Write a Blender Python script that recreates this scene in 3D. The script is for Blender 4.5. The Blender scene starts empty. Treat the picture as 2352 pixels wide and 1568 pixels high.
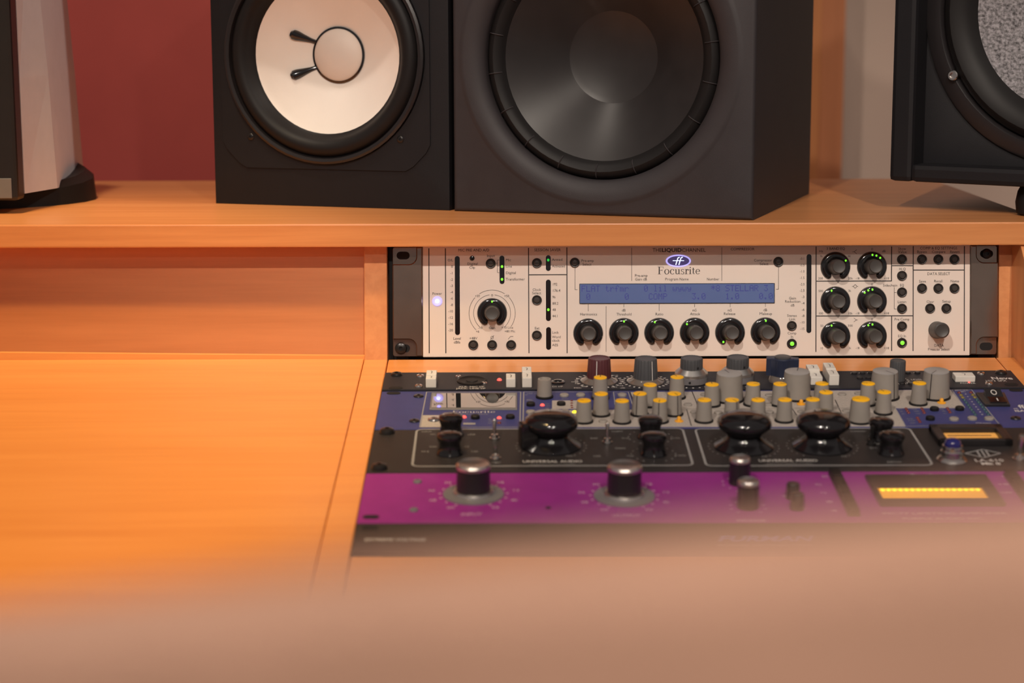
import bpy, math, random, string
from math import radians as R, sin, cos, pi, sqrt, atan2
from mathutils import Matrix, Vector

random.seed(7)
SC = bpy.context.scene
COL = SC.collection
MM = 0.001

# ------------------------------------------------------------------ camera
F_PX, W_PX, H_PX = 4360.0, 2352.0, 1568.0
PITCH, YAW, ROLL = R(9.5), R(-0.38), R(-0.13)
CAM_POS = Vector((0.0, 0.0, 1.06))
CAM_R = (Matrix.Rotation(YAW, 3, 'Z') @ Matrix.Rotation(pi / 2 - PITCH, 3, 'X')
         @ Matrix.Rotation(ROLL, 3, 'Z'))
cam_data = bpy.data.cameras.new('camera')
cam_data.sensor_width = 36.0
cam_data.lens = F_PX / W_PX * 36.0
cam_data.clip_start = 0.01
cam_data.dof.use_dof = True
cam_data.dof.focus_distance = 1.508
cam_data.dof.aperture_fstop = 5.6
cam = bpy.data.objects.new('camera', cam_data)
cam.matrix_world = Matrix.Translation(CAM_POS) @ CAM_R.to_4x4()
COL.objects.link(cam)
SC.camera = cam

# ------------------------------------------------------------------ light and exposure
SC.view_settings.view_transform = 'Standard'
SC.view_settings.look = 'None'
SC.view_settings.gamma = 1.0
SC.view_settings.use_curve_mapping = False
SC.view_settings.exposure = 0.0

world = bpy.data.worlds.new('room_ambient')
SC.world = world
world.use_nodes = True
world.node_tree.nodes['Background'].inputs[0].default_value = (1.0, 0.90, 0.86, 1)
world.node_tree.nodes['Background'].inputs[1].default_value = 0.19


def spot_lamp(name, loc, target, watts, colour, radius=0.035, cone=75, blend=0.6):
    d = bpy.data.lights.new(name, 'SPOT')
    d.energy = watts
    d.color = colour
    d.shadow_soft_size = radius
    d.spot_size = R(cone)
    d.spot_blend = blend
    o = bpy.data.objects.new(name, d)
    o.location = loc
    o.rotation_euler = (Vector(target) - Vector(loc)).to_track_quat('-Z', 'Y').to_euler()
    COL.objects.link(o)
    return o


WARM = (1.0, 0.87, 0.75)
spot_lamp('ceiling_or_fill_spot', (-0.62, -0.68, 2.58), (0.36, 1.5, 0.92), 120, WARM, 0.03, 33, 1.0)
spot_lamp('ceiling_or_fill_spot', (0.50, -0.68, 2.58), (0.36, 1.5, 0.92), 110, WARM, 0.03, 33, 1.0)
spot_lamp('ceiling_or_fill_spot', (0.10, -2.20, 2.42), (0.42, 1.5, 0.94), 56, WARM, 0.03, 26, 1.0)
spot_lamp('ceiling_or_fill_spot', (-0.52, 0.82, 2.45), (-0.46, 1.30, 0.80), 130, (1.0, 0.68, 0.29), 0.085, 33, 0.55)
spot_lamp('ceiling_or_fill_spot', (-0.55, 1.15, 2.75), (-0.42, 2.16, 1.15), 60, WARM, 0.05, 62, 0.9)  # unseen wall washer, added to brighten the red wall
spot_lamp('ceiling_or_fill_spot', (0.75, 1.60, 2.75), (0.60, 2.72, 1.25), 44, WARM, 0.05, 62, 0.9)
spot_lamp('ceiling_or_fill_spot', (0.25, -0.70, 2.70), (0.16, 0.10, 1.00), 92, WARM, 0.05, 36, 0.8)  # invented downlight that lifts the chair back
spot_lamp('ceiling_or_fill_spot', (1.30, 0.90, 2.55), (-0.38, 1.68, 1.06), 55, WARM, 0.05, 17, 0.9)  # extra narrow fill, added for the side of the silver monitor


# ------------------------------------------------------------------ calibrated planes
class Plane:
    """A tilted working plane: local x right, y up/back along the plane, z out of it."""

    def __init__(self, px, py, depth, rotx):
        c = Vector(((px - W_PX / 2) / F_PX * depth, -(py - H_PX / 2) / F_PX * depth, -depth))
        self.o = CAM_POS + CAM_R @ c
        self.r = Matrix.Rotation(rotx, 3, 'X')
        self.rotx = rotx

    def hit(self, px, py, h=0.0):
        d = CAM_R @ Vector(((px - W_PX / 2) / F_PX, -(py - H_PX / 2) / F_PX, -1.0))
        n = self.r @ Vector((0, 0, 1))
        p0 = self.o + n * h
        t = (p0 - CAM_POS).dot(n) / d.dot(n)
        l = self.r.transposed() @ (CAM_POS + d * t - self.o)
        return l.x, l.y

    def world(self, x, y, z=0.0):
        return self.o + self.r @ Vector((x, y, z))


DECK = Plane(885, 858, 1.463, R(6.65))        # rack unit panels lying in the desk top
FACE = Plane(902, 820.5, 1.511, R(90 - 7.6))  # upright bay of the white rack unit
SHELF = Plane(1176, 513, 1.480, 0.0)          # top of the speaker shelf, origin on its front edge


# ------------------------------------------------------------------ materials
MATS = {}


def mat(name, col, rough=0.5, metal=0.0, spec=0.5, emit=None, estr=0.0, coat=0.0,
        noise=0.06, nscale=60.0, bump=0.0, bscale=400.0, alpha=1.0, trans=0.0):
    if name in MATS:
        return MATS[name]
    m = bpy.data.materials.new(name)
    m.use_nodes = True
    nt = m.node_tree
    b = nt.nodes['Principled BSDF']
    b.inputs['Roughness'].default_value = rough
    b.inputs['Metallic'].default_value = metal
    b.inputs['Specular IOR Level'].default_value = spec
    b.inputs['Coat Weight'].default_value = coat
    b.inputs['Coat Roughness'].default_value = 0.08
    b.inputs['Transmission Weight'].default_value = trans
    b.inputs['Alpha'].default_value = alpha
    tc = nt.nodes.new('ShaderNodeTexCoord')
    nz = nt.nodes.new('ShaderNodeTexNoise')
    nz.inputs['Scale'].default_value = nscale
    nz.inputs['Detail'].default_value = 3
    nt.links.new(tc.outputs['Object'], nz.inputs['Vector'])
    rp = nt.nodes.new('ShaderNodeValToRGB')
    rp.color_ramp.elements[0].position = 0.3
    rp.color_ramp.elements[1].position = 0.7
    rp.color_ramp.elements[0].color = (*[c * (1 - noise) for c in col], 1)
    rp.color_ramp.elements[1].color = (*[min(1, c * (1 + noise)) for c in col], 1)
    nt.links.new(nz.outputs['Fac'], rp.inputs['Fac'])
    nt.links.new(rp.outputs['Color'], b.inputs['Base Color'])
    if emit:
        b.inputs['Emission Color'].default_value = (*emit, 1)
        b.inputs['Emission Strength'].default_value = estr
    if bump:
        n2 = nt.nodes.new('ShaderNodeTexNoise')
        n2.inputs['Scale'].default_value = bscale
        nt.links.new(tc.outputs['Object'], n2.inputs['Vector'])
        bp = nt.nodes.new('ShaderNodeBump')
        bp.inputs['Strength'].default_value = bump
        bp.inputs['Distance'].default_value = 0.0006
        nt.links.new(n2.outputs['Fac'], bp.inputs['Height'])
        nt.links.new(bp.outputs['Normal'], b.inputs['Normal'])
    MATS[name] = m
    return m


def wood(name, light, dark, rough=0.38, stretch=(2.2, 46.0, 46.0), seed=0.0, coat=0.25):
    m = bpy.data.materials.new(name)
    m.use_nodes = True
    nt = m.node_tree
    b = nt.nodes['Principled BSDF']
    b.inputs['Roughness'].default_value = rough
    b.inputs['Coat Weight'].default_value = coat
    b.inputs['Coat Roughness'].default_value = 0.25
    tc = nt.nodes.new('ShaderNodeTexCoord')
    mp = nt.nodes.new('ShaderNodeMapping')
    mp.inputs['Scale'].default_value = stretch
    mp.inputs['Location'].default_value = (seed, seed * 1.7, seed * 0.6)
    nt.links.new(tc.outputs['Object'], mp.inputs['Vector'])
    n1 = nt.nodes.new('ShaderNodeTexNoise')
    n1.inputs['Scale'].default_value = 1.0
    n1.inputs['Detail'].default_value = 7
    n1.inputs['Roughness'].default_value = 0.62
    n1.inputs['Distortion'].default_value = 0.8
    nt.links.new(mp.outputs['Vector'], n1.inputs['Vector'])
    n2 = nt.nodes.new('ShaderNodeTexNoise')
    n2.inputs['Scale'].default_value = 5.0
    n2.inputs['Detail'].default_value = 2
    nt.links.new(mp.outputs['Vector'], n2.inputs['Vector'])
    mx = nt.nodes.new('ShaderNodeMath')
    mx.operation = 'MULTIPLY_ADD'
    mx.inputs[1].default_value = 0.35
    nt.links.new(n2.outputs['Fac'], mx.inputs[0])
    nt.links.new(n1.outputs['Fac'], mx.inputs[2])
    rp = nt.nodes.new('ShaderNodeValToRGB')
    rp.color_ramp.elements[0].position = 0.38
    rp.color_ramp.elements[0].color = (*dark, 1)
    rp.color_ramp.elements[1].position = 0.82
    rp.color_ramp.elements[1].color = (*light, 1)
    nt.links.new(mx.outputs[0], rp.inputs['Fac'])
    nt.links.new(rp.outputs['Color'], b.inputs['Base Color'])
    MATS[name] = m
    return m


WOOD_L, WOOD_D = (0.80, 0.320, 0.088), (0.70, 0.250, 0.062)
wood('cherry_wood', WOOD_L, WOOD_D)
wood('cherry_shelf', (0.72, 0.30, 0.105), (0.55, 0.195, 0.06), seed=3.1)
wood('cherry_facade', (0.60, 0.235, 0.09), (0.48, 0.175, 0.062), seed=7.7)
wood('cherry_upright', (0.72, 0.31, 0.12), (0.58, 0.22, 0.075), stretch=(46, 46, 2.2), seed=5.2)
mat('black_vinyl', (0.008, 0.0075, 0.0095), 0.6, spec=0.3, bump=0.10, bscale=900)
mat('charcoal_shell', (0.032, 0.0275, 0.030), 0.55, spec=0.35, bump=0.15, bscale=1500)
mat('black_rubber', (0.011, 0.0098, 0.010), 0.5, spec=0.22)
mat('black_satin', (0.014, 0.012, 0.013), 0.35)
mat('black_gloss', (0.010, 0.009, 0.010), 0.10, coat=0.6)
mat('bakelite', (0.008, 0.007, 0.008), 0.14, coat=0.3)
mat('black_hole', (0.005, 0.004, 0.005), 0.8)
mat('paper_cone', (0.84, 0.77, 0.70), 0.7, noise=0.03, nscale=25, bump=0.1)
mat('dust_cap_paper', (0.72, 0.63, 0.56), 0.5, noise=0.02)
mat('poly_cone', (0.020, 0.017, 0.017), 0.38, spec=0.4, noise=0.1)
mat('felt_cone', (0.20, 0.19, 0.20), 0.9, noise=0.75, nscale=420, bump=0.6, bscale=900)
mat('silver_paint', (0.60, 0.56, 0.57), 0.40, noise=0.03)
mat('silver_strip', (0.16, 0.15, 0.155), 0.4)
mat('steel', (0.62, 0.59, 0.56), 0.22, metal=1.0)
mat('brushed_cap', (0.72, 0.68, 0.64), 0.30, metal=1.0)
mat('black_steel', (0.03, 0.028, 0.028), 0.28, metal=0.6)
mat('dark_chrome', (0.36, 0.275, 0.225), 0.17, metal=0.9)
mat('cream_panel', (0.78, 0.68, 0.61), 0.42, noise=0.025, nscale=14)
mat('ink', (0.030, 0.024, 0.024), 0.6)
mat('knob_grey', (0.055, 0.049, 0.046), 0.42)
mat('button_bezel', (0.030, 0.025, 0.023), 0.30)
mat('button_cap', (0.050, 0.042, 0.038), 0.25)
mat('led_green', (0.1, 0.6, 0.05), 0.3, emit=(0.22, 1.0, 0.03), estr=1.1)
mat('led_green_dim', (0.03, 0.4, 0.06), 0.3, emit=(0.03, 0.75, 0.08), estr=0.7)
mat('led_red', (0.7, 0.08, 0.06), 0.3, emit=(1.0, 0.10, 0.08), estr=1.3)
mat('led_red_off', (0.16, 0.028, 0.022), 0.35)
mat('led_amber_off', (0.20, 0.15, 0.02), 0.35)
mat('led_teal_off', (0.03, 0.075, 0.085), 0.35)
mat('led_yellow', (0.9, 0.75, 0.05), 0.3, emit=(1.0, 0.82, 0.02), estr=1.2)
mat('led_blue', (0.3, 0.3, 0.9), 0.3, emit=(0.28, 0.26, 1.0), estr=0.75)
mat('led_white_blue', (0.7, 0.8, 1.0), 0.3, emit=(0.62, 0.74, 1.0), estr=1.6)
mat('violet_glow', (0.35, 0.32, 0.75), 0.4, emit=(0.50, 0.44, 1.0), estr=0.9)
mat('violet_dark', (0.09, 0.07, 0.22), 0.4, emit=(0.12, 0.09, 0.36), estr=0.25)
mat('lcd_glass', (0.05, 0.065, 0.14), 0.12, emit=(0.090, 0.120, 0.235), estr=0.62)
mat('lcd_pixel', (0.02, 0.018, 0.12), 0.3, emit=(0.035, 0.03, 0.22), estr=0.55)
mat('charcoal_panel', (0.022, 0.021, 0.026), 0.5, spec=0.22)
mat('slate_blue_panel', (0.047, 0.052, 0.175), 0.5, spec=0.22)
mat('grey_panel', (0.42, 0.37, 0.33), 0.55, noise=0.12, nscale=700)
mat('black_panel', (0.026, 0.022, 0.022), 0.5, spec=0.25)
mat('purple_panel', (0.27, 0.025, 0.215), 0.5, spec=0.25)
mat('brown_black_panel', (0.032, 0.026, 0.023), 0.5, spec=0.25)
mat('print_white', (0.66, 0.62, 0.58), 0.6)
mat('print_grey', (0.30, 0.285, 0.275), 0.6)
mat('print_pink', (0.60, 0.40, 0.48), 0.6)
mat('print_blue', (0.14, 0.18, 0.42), 0.6)
mat('white_plastic', (0.72, 0.68, 0.62), 0.35, noise=0.02)
mat('knob_mid_grey', (0.28, 0.25, 0.222), 0.5)
mat('knob_light_grey', (0.33, 0.31, 0.30), 0.5)
mat('cap_yellow', (1.0, 0.50, 0.008), 0.45, noise=0.05)
mat('knob_maroon', (0.085, 0.022, 0.026), 0.35)
mat('knob_slate', (0.062, 0.062, 0.066), 0.45)
mat('knob_navy', (0.018, 0.024, 0.052), 0.4)
mat('clear_skirt', (0.14, 0.115, 0.10), 0.12, coat=0.5)
mat('mirror_glass', (0.46, 0.44, 0.41), 0.03, metal=1.0, noise=0.0)
mat('meter_amber', (0.85, 0.42, 0.10), 0.5, emit=(1.0, 0.48, 0.10), estr=0.16)
mat('meter_lit', (0.9, 0.4, 0.04), 0.5, emit=(1.0, 0.42, 0.03), estr=0.45)
mat('bulb_yellow', (1.0, 0.8, 0.05), 0.4, emit=(1.0, 0.80, 0.02), estr=2.2)
mat('jewel_blue', (0.010, 0.010, 0.11), 0.05, coat=1.0)
mat('tan_leather', (0.80, 0.46, 0.32), 0.62, noise=0.08, nscale=30, bump=0.1)
mat('orange_plastic', (0.80, 0.36, 0.02), 0.4)
mat('red_wall_paint', (0.60, 0.108, 0.088), 0.85, noise=0.04, nscale=12)
mat('cream_wall_paint', (0.66, 0.51, 0.42), 0.85, noise=0.04, nscale=8)
mat('cream_wall_shaded', (0.24, 0.175, 0.15), 0.85, noise=0.04, nscale=8)  # cream wall in shadow, with the shade put into the colour; unused
wood('trim_wood', (0.62, 0.24, 0.10), (0.50, 0.19, 0.08), stretch=(30, 30, 1.5), seed=2.0, rough=0.6, coat=0.0)
wood('floor_oak', (0.30, 0.18, 0.10), (0.20, 0.11, 0.06), stretch=(1.5, 14, 14), rough=0.5)


# ------------------------------------------------------------------ mesh helpers (all take metres)
def mesh(name, verts, faces, m=None, smooth=False):
    me = bpy.data.meshes.new(name)
    me.from_pydata([tuple(v) for v in verts], [], faces)
    if smooth:
        me.polygons.foreach_set('use_smooth', [True] * len(me.polygons))
        try:
            me.set_sharp_from_angle(angle=R(38))
        except Exception:
            pass
    if m:
        me.materials.append(MATS[m])
    me.update()
    return me


def link(name, me, parent=None, loc=(0, 0, 0), rot=(0, 0, 0), label=None):
    o = bpy.data.objects.new(name, me)
    o.location = loc
    o.rotation_euler = rot
    o.parent = parent
    COL.objects.link(o)
    if label:
        o['label'] = label
    return o


def thing(name, label, cat, loc=(0, 0, 0), rot=(0, 0, 0), group=None):
    o = bpy.data.objects.new(name, None)
    o.empty_display_size = 0.05
    o.location = loc
    o.rotation_euler = rot
    o['label'] = label
    o['category'] = cat
    if group:
        o['group'] = group
    COL.objects.link(o)
    return o


class G:
    """Vertex / face collector."""

    def __init__(self):
        self.v, self.f = [], []

    def add(self, vs, fs):
        n = len(self.v)
        self.v += [tuple(a) for a in vs]
        self.f += [tuple(i + n for i in q) for q in fs]
        return self

    def box(self, x0, x1, y0, y1, z0, z1):
        return self.add([(x0, y0, z0), (x1, y0, z0), (x1, y1, z0), (x0, y1, z0),
                         (x0, y0, z1), (x1, y0, z1), (x1, y1, z1), (x0, y1, z1)],
                        [(3, 2, 1, 0), (4, 5, 6, 7), (0, 1, 5, 4), (1, 2, 6, 5), (2, 3, 7, 6), (3, 0, 4, 7)])

    def quadline(self, p, q, w, z):
        dx, dy = q[0] - p[0], q[1] - p[1]
        l = sqrt(dx * dx + dy * dy) or 1e-9
        nx, ny = -dy / l * w / 2, dx / l * w / 2
        return self.add([(p[0] - nx, p[1] - ny, z), (q[0] - nx, q[1] - ny, z),
                         (q[0] + nx, q[1] + ny, z), (p[0] + nx, p[1] + ny, z)], [(0, 1, 2, 3)])

    def poly(self, pts, w, z, closed=False):
        n = len(pts)
        for i in range(n if closed else n - 1):
            self.quadline(pts[i], pts[(i + 1) % n], w, z)
        return self

    def disc(self, cx, cy, rx, ry, z, n=16):
        return self.add([(cx + rx * cos(2 * pi * i / n), cy + ry * sin(2 * pi * i / n), z) for i in range(n)],
                        [tuple(range(n))])

    def arc(self, cx, cy, r, a0, a1, w, z, n=40):
        pts = [(cx + r * sin(R(a0 + (a1 - a0) * i / n)), cy + r * cos(R(a0 + (a1 - a0) * i / n))) for i in range(n + 1)]
        return self.poly(pts, w, z)

    def prism(self, pts, z0, z1, bev=0.0):
        """Closed 2D outline (counter-clockwise) raised from z0 to z1, top edge bevelled inwards."""
        n = len(pts)
        rings = [[(x, y, z0) for x, y in pts], [(x, y, z1 - bev) for x, y in pts]]
        if bev:
            cx = sum(p[0] for p in pts) / n
            cy = sum(p[1] for p in pts) / n
            top = []
            for i in range(n):
                a, b, c = pts[i - 1], pts[i], pts[(i + 1) % n]
                e1 = Vector((b[0] - a[0], b[1] - a[1])); e2 = Vector((c[0] - b[0], c[1] - b[1]))
                n1 = Vector((-e1.y, e1.x)).normalized() if e1.length > 1e-9 else Vector((0, 0))
                n2 = Vector((-e2.y, e2.x)).normalized() if e2.length > 1e-9 else Vector((0, 0))
                m = n1 + n2
                m = m / max(0.6, m.dot(n1)) if m.length > 1e-6 else n1
                top.append((b[0] + m.x * bev, b[1] + m.y * bev, z1))
            rings.append(top)
        vs = [p for r_ in rings for p in r_]
        fs = [tuple(range(n - 1, -1, -1)), tuple((len(rings) - 1) * n + i for i in range(n))]
        for k in range(len(rings) - 1):
            for i in range(n):
                j = (i + 1) % n
                fs.append((k * n + i, k * n + j, (k + 1) * n + j, (k + 1) * n + i))
        return self.add(vs, fs)

    def lathe(self, prof, n=32, cx=0.0, cy=0.0, rfun=None):
        """Profile of (r, z) from bottom outside to top centre, spun about z."""
        idx = []
        for (r, z) in prof:
            if r <= 1e-9:
                self.v.append((cx, cy, z)); idx.append([len(self.v) - 1])
            else:
                row = []
                for i in range(n):
                    a = 2 * pi * i / n
                    rr = r * (rfun(a) if rfun else 1.0)
                    self.v.append((cx + rr * cos(a), cy + rr * sin(a), z)); row.append(len(self.v) - 1)
                idx.append(row)
        for a, b in zip(idx[:-1], idx[1:]):
            for i in range(n):
                j = (i + 1) % n
                if len(a) == 1 and len(b) == 1:
                    break
                if len(b) == 1:
                    self.f.append((a[i], a[j], b[0]))
                elif len(a) == 1:
                    self.f.append((a[0], b[j], b[i]))
                else:
                    self.f.append((a[i], a[j], b[j], b[i]))
        return self

    def mesh(self, name, m, smooth=False):
        return mesh(name, self.v, self.f, m, smooth)


def rrect(x0, x1, y0, y1, r, n=6):
    pts = []
    for cx, cy, a in ((x1 - r, y0 + r, -90), (x1 - r, y1 - r, 0), (x0 + r, y1 - r, 90), (x0 + r, y0 + r, 180)):
        for i in range(n + 1):
            t = R(a + 90 * i / n)
            pts.append((cx + r * cos(t), cy + r * sin(t)))
    return pts


def bevelled_box(name, x0, x1, y0, y1, z0, z1, m, bev=0.002):
    import bmesh
    bm = bmesh.new()
    g = G().box(x0, x1, y0, y1, z0, z1)
    vs = [bm.verts.new(p) for p in g.v]
    for q in g.f:
        bm.faces.new([vs[i] for i in q])
    bmesh.ops.recalc_face_normals(bm, faces=bm.faces)
    bmesh.ops.bevel(bm, geom=list(bm.edges), offset=bev, segments=2, affect='EDGES', profile=0.6)
    me = bpy.data.meshes.new(name)
    bm.to_mesh(me)
    bm.free()
    me.materials.append(MATS[m])
    return me


# ------------------------------------------------------------------ lettering
GLY, ADV = {}, {}
CAP = [0.7]


def load_glyphs(chars):
    obs = []
    for bold in (0, 1):
        for ch in chars:
            for body, kind in ((ch, 'g'), ('H' + ch + 'H', 'a')):
                if kind == 'a' and bold:
                    continue
                cu = bpy.data.curves.new('glyph_tmp', 'FONT')
                cu.body = body
                cu.resolution_u = 2
                cu.offset = 0.022 if bold else 0.0
                ob = bpy.data.objects.new('glyph_tmp', cu)
                COL.objects.link(ob)
                obs.append((ob, ch, kind, bold))
    bpy.context.view_layer.update()
    dg = bpy.context.evaluated_depsgraph_get()
    wid = {}
    for ob, ch, kind, bold in obs:
        ev = ob.evaluated_get(dg)
        me = ev.to_mesh()
        co = [tuple(v.co[:2]) for v in me.vertices]
        if kind == 'g':
            GLY[ch, bold] = (co, [tuple(p.vertices) for p in me.polygons])
        else:
            xs = [c[0] for c in co]
            wid[ch] = max(xs) - min(xs)
        ev.to_mesh_clear()
    for ob, *_ in obs:
        cu = ob.data
        bpy.data.objects.remove(ob)
        bpy.data.curves.remove(cu)
    hx = [c[0] for c in GLY['H', 0][0]]
    hw = max(hx) - min(hx)
    h2 = wid['H'] - hw                      # advance of two H
    ah = h2 / 2
    for ch in chars:
        ADV[ch] = wid[ch] - hw - ah if ch != 'H' else ah
    CAP[0] = max(c[1] for c in GLY['H', 0][0])


load_glyphs(string.ascii_letters + string.digits + '+-./&: ')


def put_text(g, s, x0, x1, yc, cap, z, bold=0, shear=0.0, rot=0.0, flip=None):
    """Fit the string between x0 and x1 with the given cap height, centred on yc."""
    w = sum(ADV[c] for c in s) or 1e-6
    sx = (x1 - x0) / w
    sy = cap / CAP[0]
    xm = (x0 + x1) / 2
    x = 0.0
    for c in s:
        co, fs = GLY[c, bold]
        if co:
            vs = []
            for a, b in co:
                px = x0 + (x + a) * sx + shear * b * sy
                py = yc - cap / 2 + b * sy
                if rot:
                    dx, dy = px - xm, py - yc
                    px, py = xm + dx * cos(rot) - dy * sin(rot), yc + dx * sin(rot) + dy * cos(rot)
                vs.append((px, py, z))
            g.add(vs, fs)
        x += ADV[c]


def ring_arc(g, cx, cy, rx, ry, tx, ty, a0, a1, z, T, n=22):
    vs, fs = [], []
    for i in range(n + 1):
        t = R(a0 + (a1 - a0) * i / n)
        vs.append(T(cx + rx * cos(t), cy + ry * sin(t), z))
        vs.append(T(cx + (rx - tx) * cos(t), cy + (ry - ty) * sin(t), z))
    for i in range(n):
        fs.append((2 * i, 2 * i + 2, 2 * i + 3, 2 * i + 1))
    g.add(vs, fs)


def serif_word(g, x0, x1, y0, cap, z):
    """The word Focusrite in a roman serif face, base line y0."""
    W = dict(F=.60, o=.52, c=.45, u=.55, s=.38, r=.38, i=.27, t=.32, e=.47)
    word = 'Focusrite'
    s = cap / 0.7
    sx = (x1 - x0) / sum(W[c] for c in word)
    x = 0.0
    for c in word:
        def T(a, b, zz, x=x):
            return (x0 + (x + a) * sx, y0 + b * s, zz)

        def rc(a0, b0, a1, b1):
            g.add([T(a0, b0, z), T(a1, b0, z), T(a1, b1, z), T(a0, b1, z)], [(0, 1, 2, 3)])

        def ar(*q):
            ring_arc(g, *q, z, T)
        if c == 'F':
            rc(.12, 0, .22, .7); rc(.03, 0, .31, .03); rc(.03, .67, .56, .7); rc(.53, .54, .56, .7)
            rc(.22, .355, .44, .385); rc(.42, .29, .45, .45)
        elif c == 'o':
            ar(.26, .23, .23, .245, .085, .03, 0, 360)
        elif c == 'c':
            ar(.25, .23, .22, .245, .085, .03, 48, 318); rc(.33, .33, .41, .41)
        elif c == 'u':
            rc(.09, .12, .175, .46); rc(.02, .43, .175, .46); ar(.24, .14, .15, .15, .085, .04, 180, 330)
            rc(.37, 0, .455, .46); rc(.30, .43, .455, .46); rc(.37, 0, .53, .03)
        elif c == 's':
            ar(.19, .345, .145, .13, .06, .035, 40, 268); ar(.185, .12, .155, .135, .065, .035, -140, 92)
            rc(.28, .34, .31, .46); rc(.04, .0, .07, .13)
        elif c == 'r':
            rc(.09, 0, .175, .46); rc(.02, .43, .175, .46); rc(.02, 0, .27, .03); ar(.27, .33, .12, .135, .05, .06, 35, 165)
            rc(.29, .34, .375, .43)
        elif c == 'i':
            rc(.09, 0, .175, .46); rc(.02, .43, .175, .46); rc(.02, 0, .25, .03); ar(.13, .62, .05, .055, .05, .055, 0, 360)
        elif c == 't':
            rc(.10, .09, .185, .60); rc(.02, .43, .30, .46); ar(.20, .10, .10, .10, .05, .04, 180, 330)
        elif c == 'e':
            ar(.24, .23, .21, .245, .08, .03, 8, 318); rc(.08, .235, .435, .265)
        x += W[c]


# ------------------------------------------------------------------ shared small parts
def lathe_mesh(name, prof, m, n=32, rfun=None):
    return G().lathe([(r * MM, z * MM) for r, z in prof], n, rfun=rfun).mesh(name, m, True)


def screw_mesh(r, m, h=1.4):
    return lathe_mesh('screw_mesh', [(r, 0), (r, .35), (r * .86, h * .75), (r * .5, h), (r * .3, h), (r * .28, h * .45), (0, h * .45)], m, 20)


ME = {}
ME['screw_steel'] = screw_mesh(3.1, 'steel', 1.8)
ME['screw_black'] = screw_mesh(4.6, 'black_steel', 2.2)
ME['screw_small'] = screw_mesh(2.6, 'black_steel', 1.0)
ME['screw_grey'] = screw_mesh(2.9, 'silver_strip', 1.6)
ME['slot'] = G().prism([(x * MM, y * MM) for x, y in rrect(-5.2, 5.2, -3.1, 3.1, 3.1)], 0.0001, 0.00025).mesh('slot_mesh', 'black_hole')


def stadium(cx, cy, hw, hh):
    r = min(hw, hh)
    return rrect(cx - hw, cx + hw, cy - hh, cy + hh, r * 0.999, 8)


def dome(r, h, n=6):
    return [(r, 0)] + [(r * cos(pi / 2 * i / n), h * sin(pi / 2 * i / n)) for i in range(n)] + [(0, h)]


for k in ('led_green', 'led_green_dim', 'led_red', 'led_yellow', 'led_blue', 'led_red_off', 'led_amber_off', 'led_teal_off'):
    ME[k] = lathe_mesh(k + '_mesh', dome(1.0, 0.9), k, 14)


# ------------------------------------------------------------------ the room
def struct(name, me, **kw):
    o = link(name, me, **kw)
    o['kind'] = 'structure'
    return o


struct('floor', G().box(-3.2, 3.2, -2.6, 3.4, -0.05, 0.0).mesh('floor', 'floor_oak'))
struct('wall_back', G().box(-3.2, 0.26, 2.16, 2.26, 0.0, 2.9).mesh('wall_back', 'red_wall_paint'))
struct('wall_right', G().box(0.26, 3.2, 2.72, 2.82, 0.0, 2.9).mesh('wall_right', 'cream_wall_paint'))

# ------------------------------------------------------------------ the desk
shelf_z = SHELF.o.z
desk = thing('studio_desk', 'orange cherry wood studio desk with raised speaker shelf and sloped top', 'desk',
             (0, SHELF.o.y, 0))
DY = SHELF.o.y


def dpart(name, me, loc=(0, 0, 0), rot=(0, 0, 0)):
    return link(name, me, desk, (loc[0], loc[1] - DY, loc[2]), rot)


SH_X0, SH_X1, SH_T = -1.25, 0.431, 0.0182
dpart('shelf_board', bevelled_box('shelf_board', SH_X0, SH_X1, 0, 0.42, -SH_T, 0, 'cherry_shelf', 0.0012),
      (0, SHELF.o.y, shelf_z))
# desk top boards, in the plane of the rack panels, 2 mm below their faces
rotd = (DECK.rotx, 0, 0)
PT = 0.0022
u_seam = DECK.hit(837, 818)[0]
y_back = DECK.hit(1600, 822)[1]
yb0 = yb1 = DECK.hit(837, 819)[1] - 0.010
RW, RL = 0.4826, 0.3556
DT = 0.020
FR = -RL - 0.22


def deck_board(name, pts, m='cherry_wood', z0=-PT - DT, z1=-PT, bev=0.0006):
    return dpart(name, G().prism(pts, z0, z1, bev).mesh(name, m), DECK.o, rotd)


deck_board('desktop_board', [(u_seam - 0.95, FR), (u_seam - 0.0005, FR), (u_seam - 0.0005, yb1 + 0.012), (u_seam - 0.95, yb0 + 0.012)])
deck_board('border_board', [(u_seam, FR), (-0.0008, FR), (-0.0008, y_back + 0.006), (u_seam, y_back + 0.006)])
deck_board('border_board', [(RW + 0.0008, FR), (RW + 0.030, FR), (RW + 0.030, y_back + 0.006), (RW + 0.0008, y_back + 0.006)])
deck_board('border_board', [(0, 0.0008), (RW, 0.0008), (RW, y_back + 0.006), (0, y_back + 0.006)])
deck_board('border_board', [(0, FR), (RW, FR), (RW, -RL - 0.002), (0, -RL - 0.002)])
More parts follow.
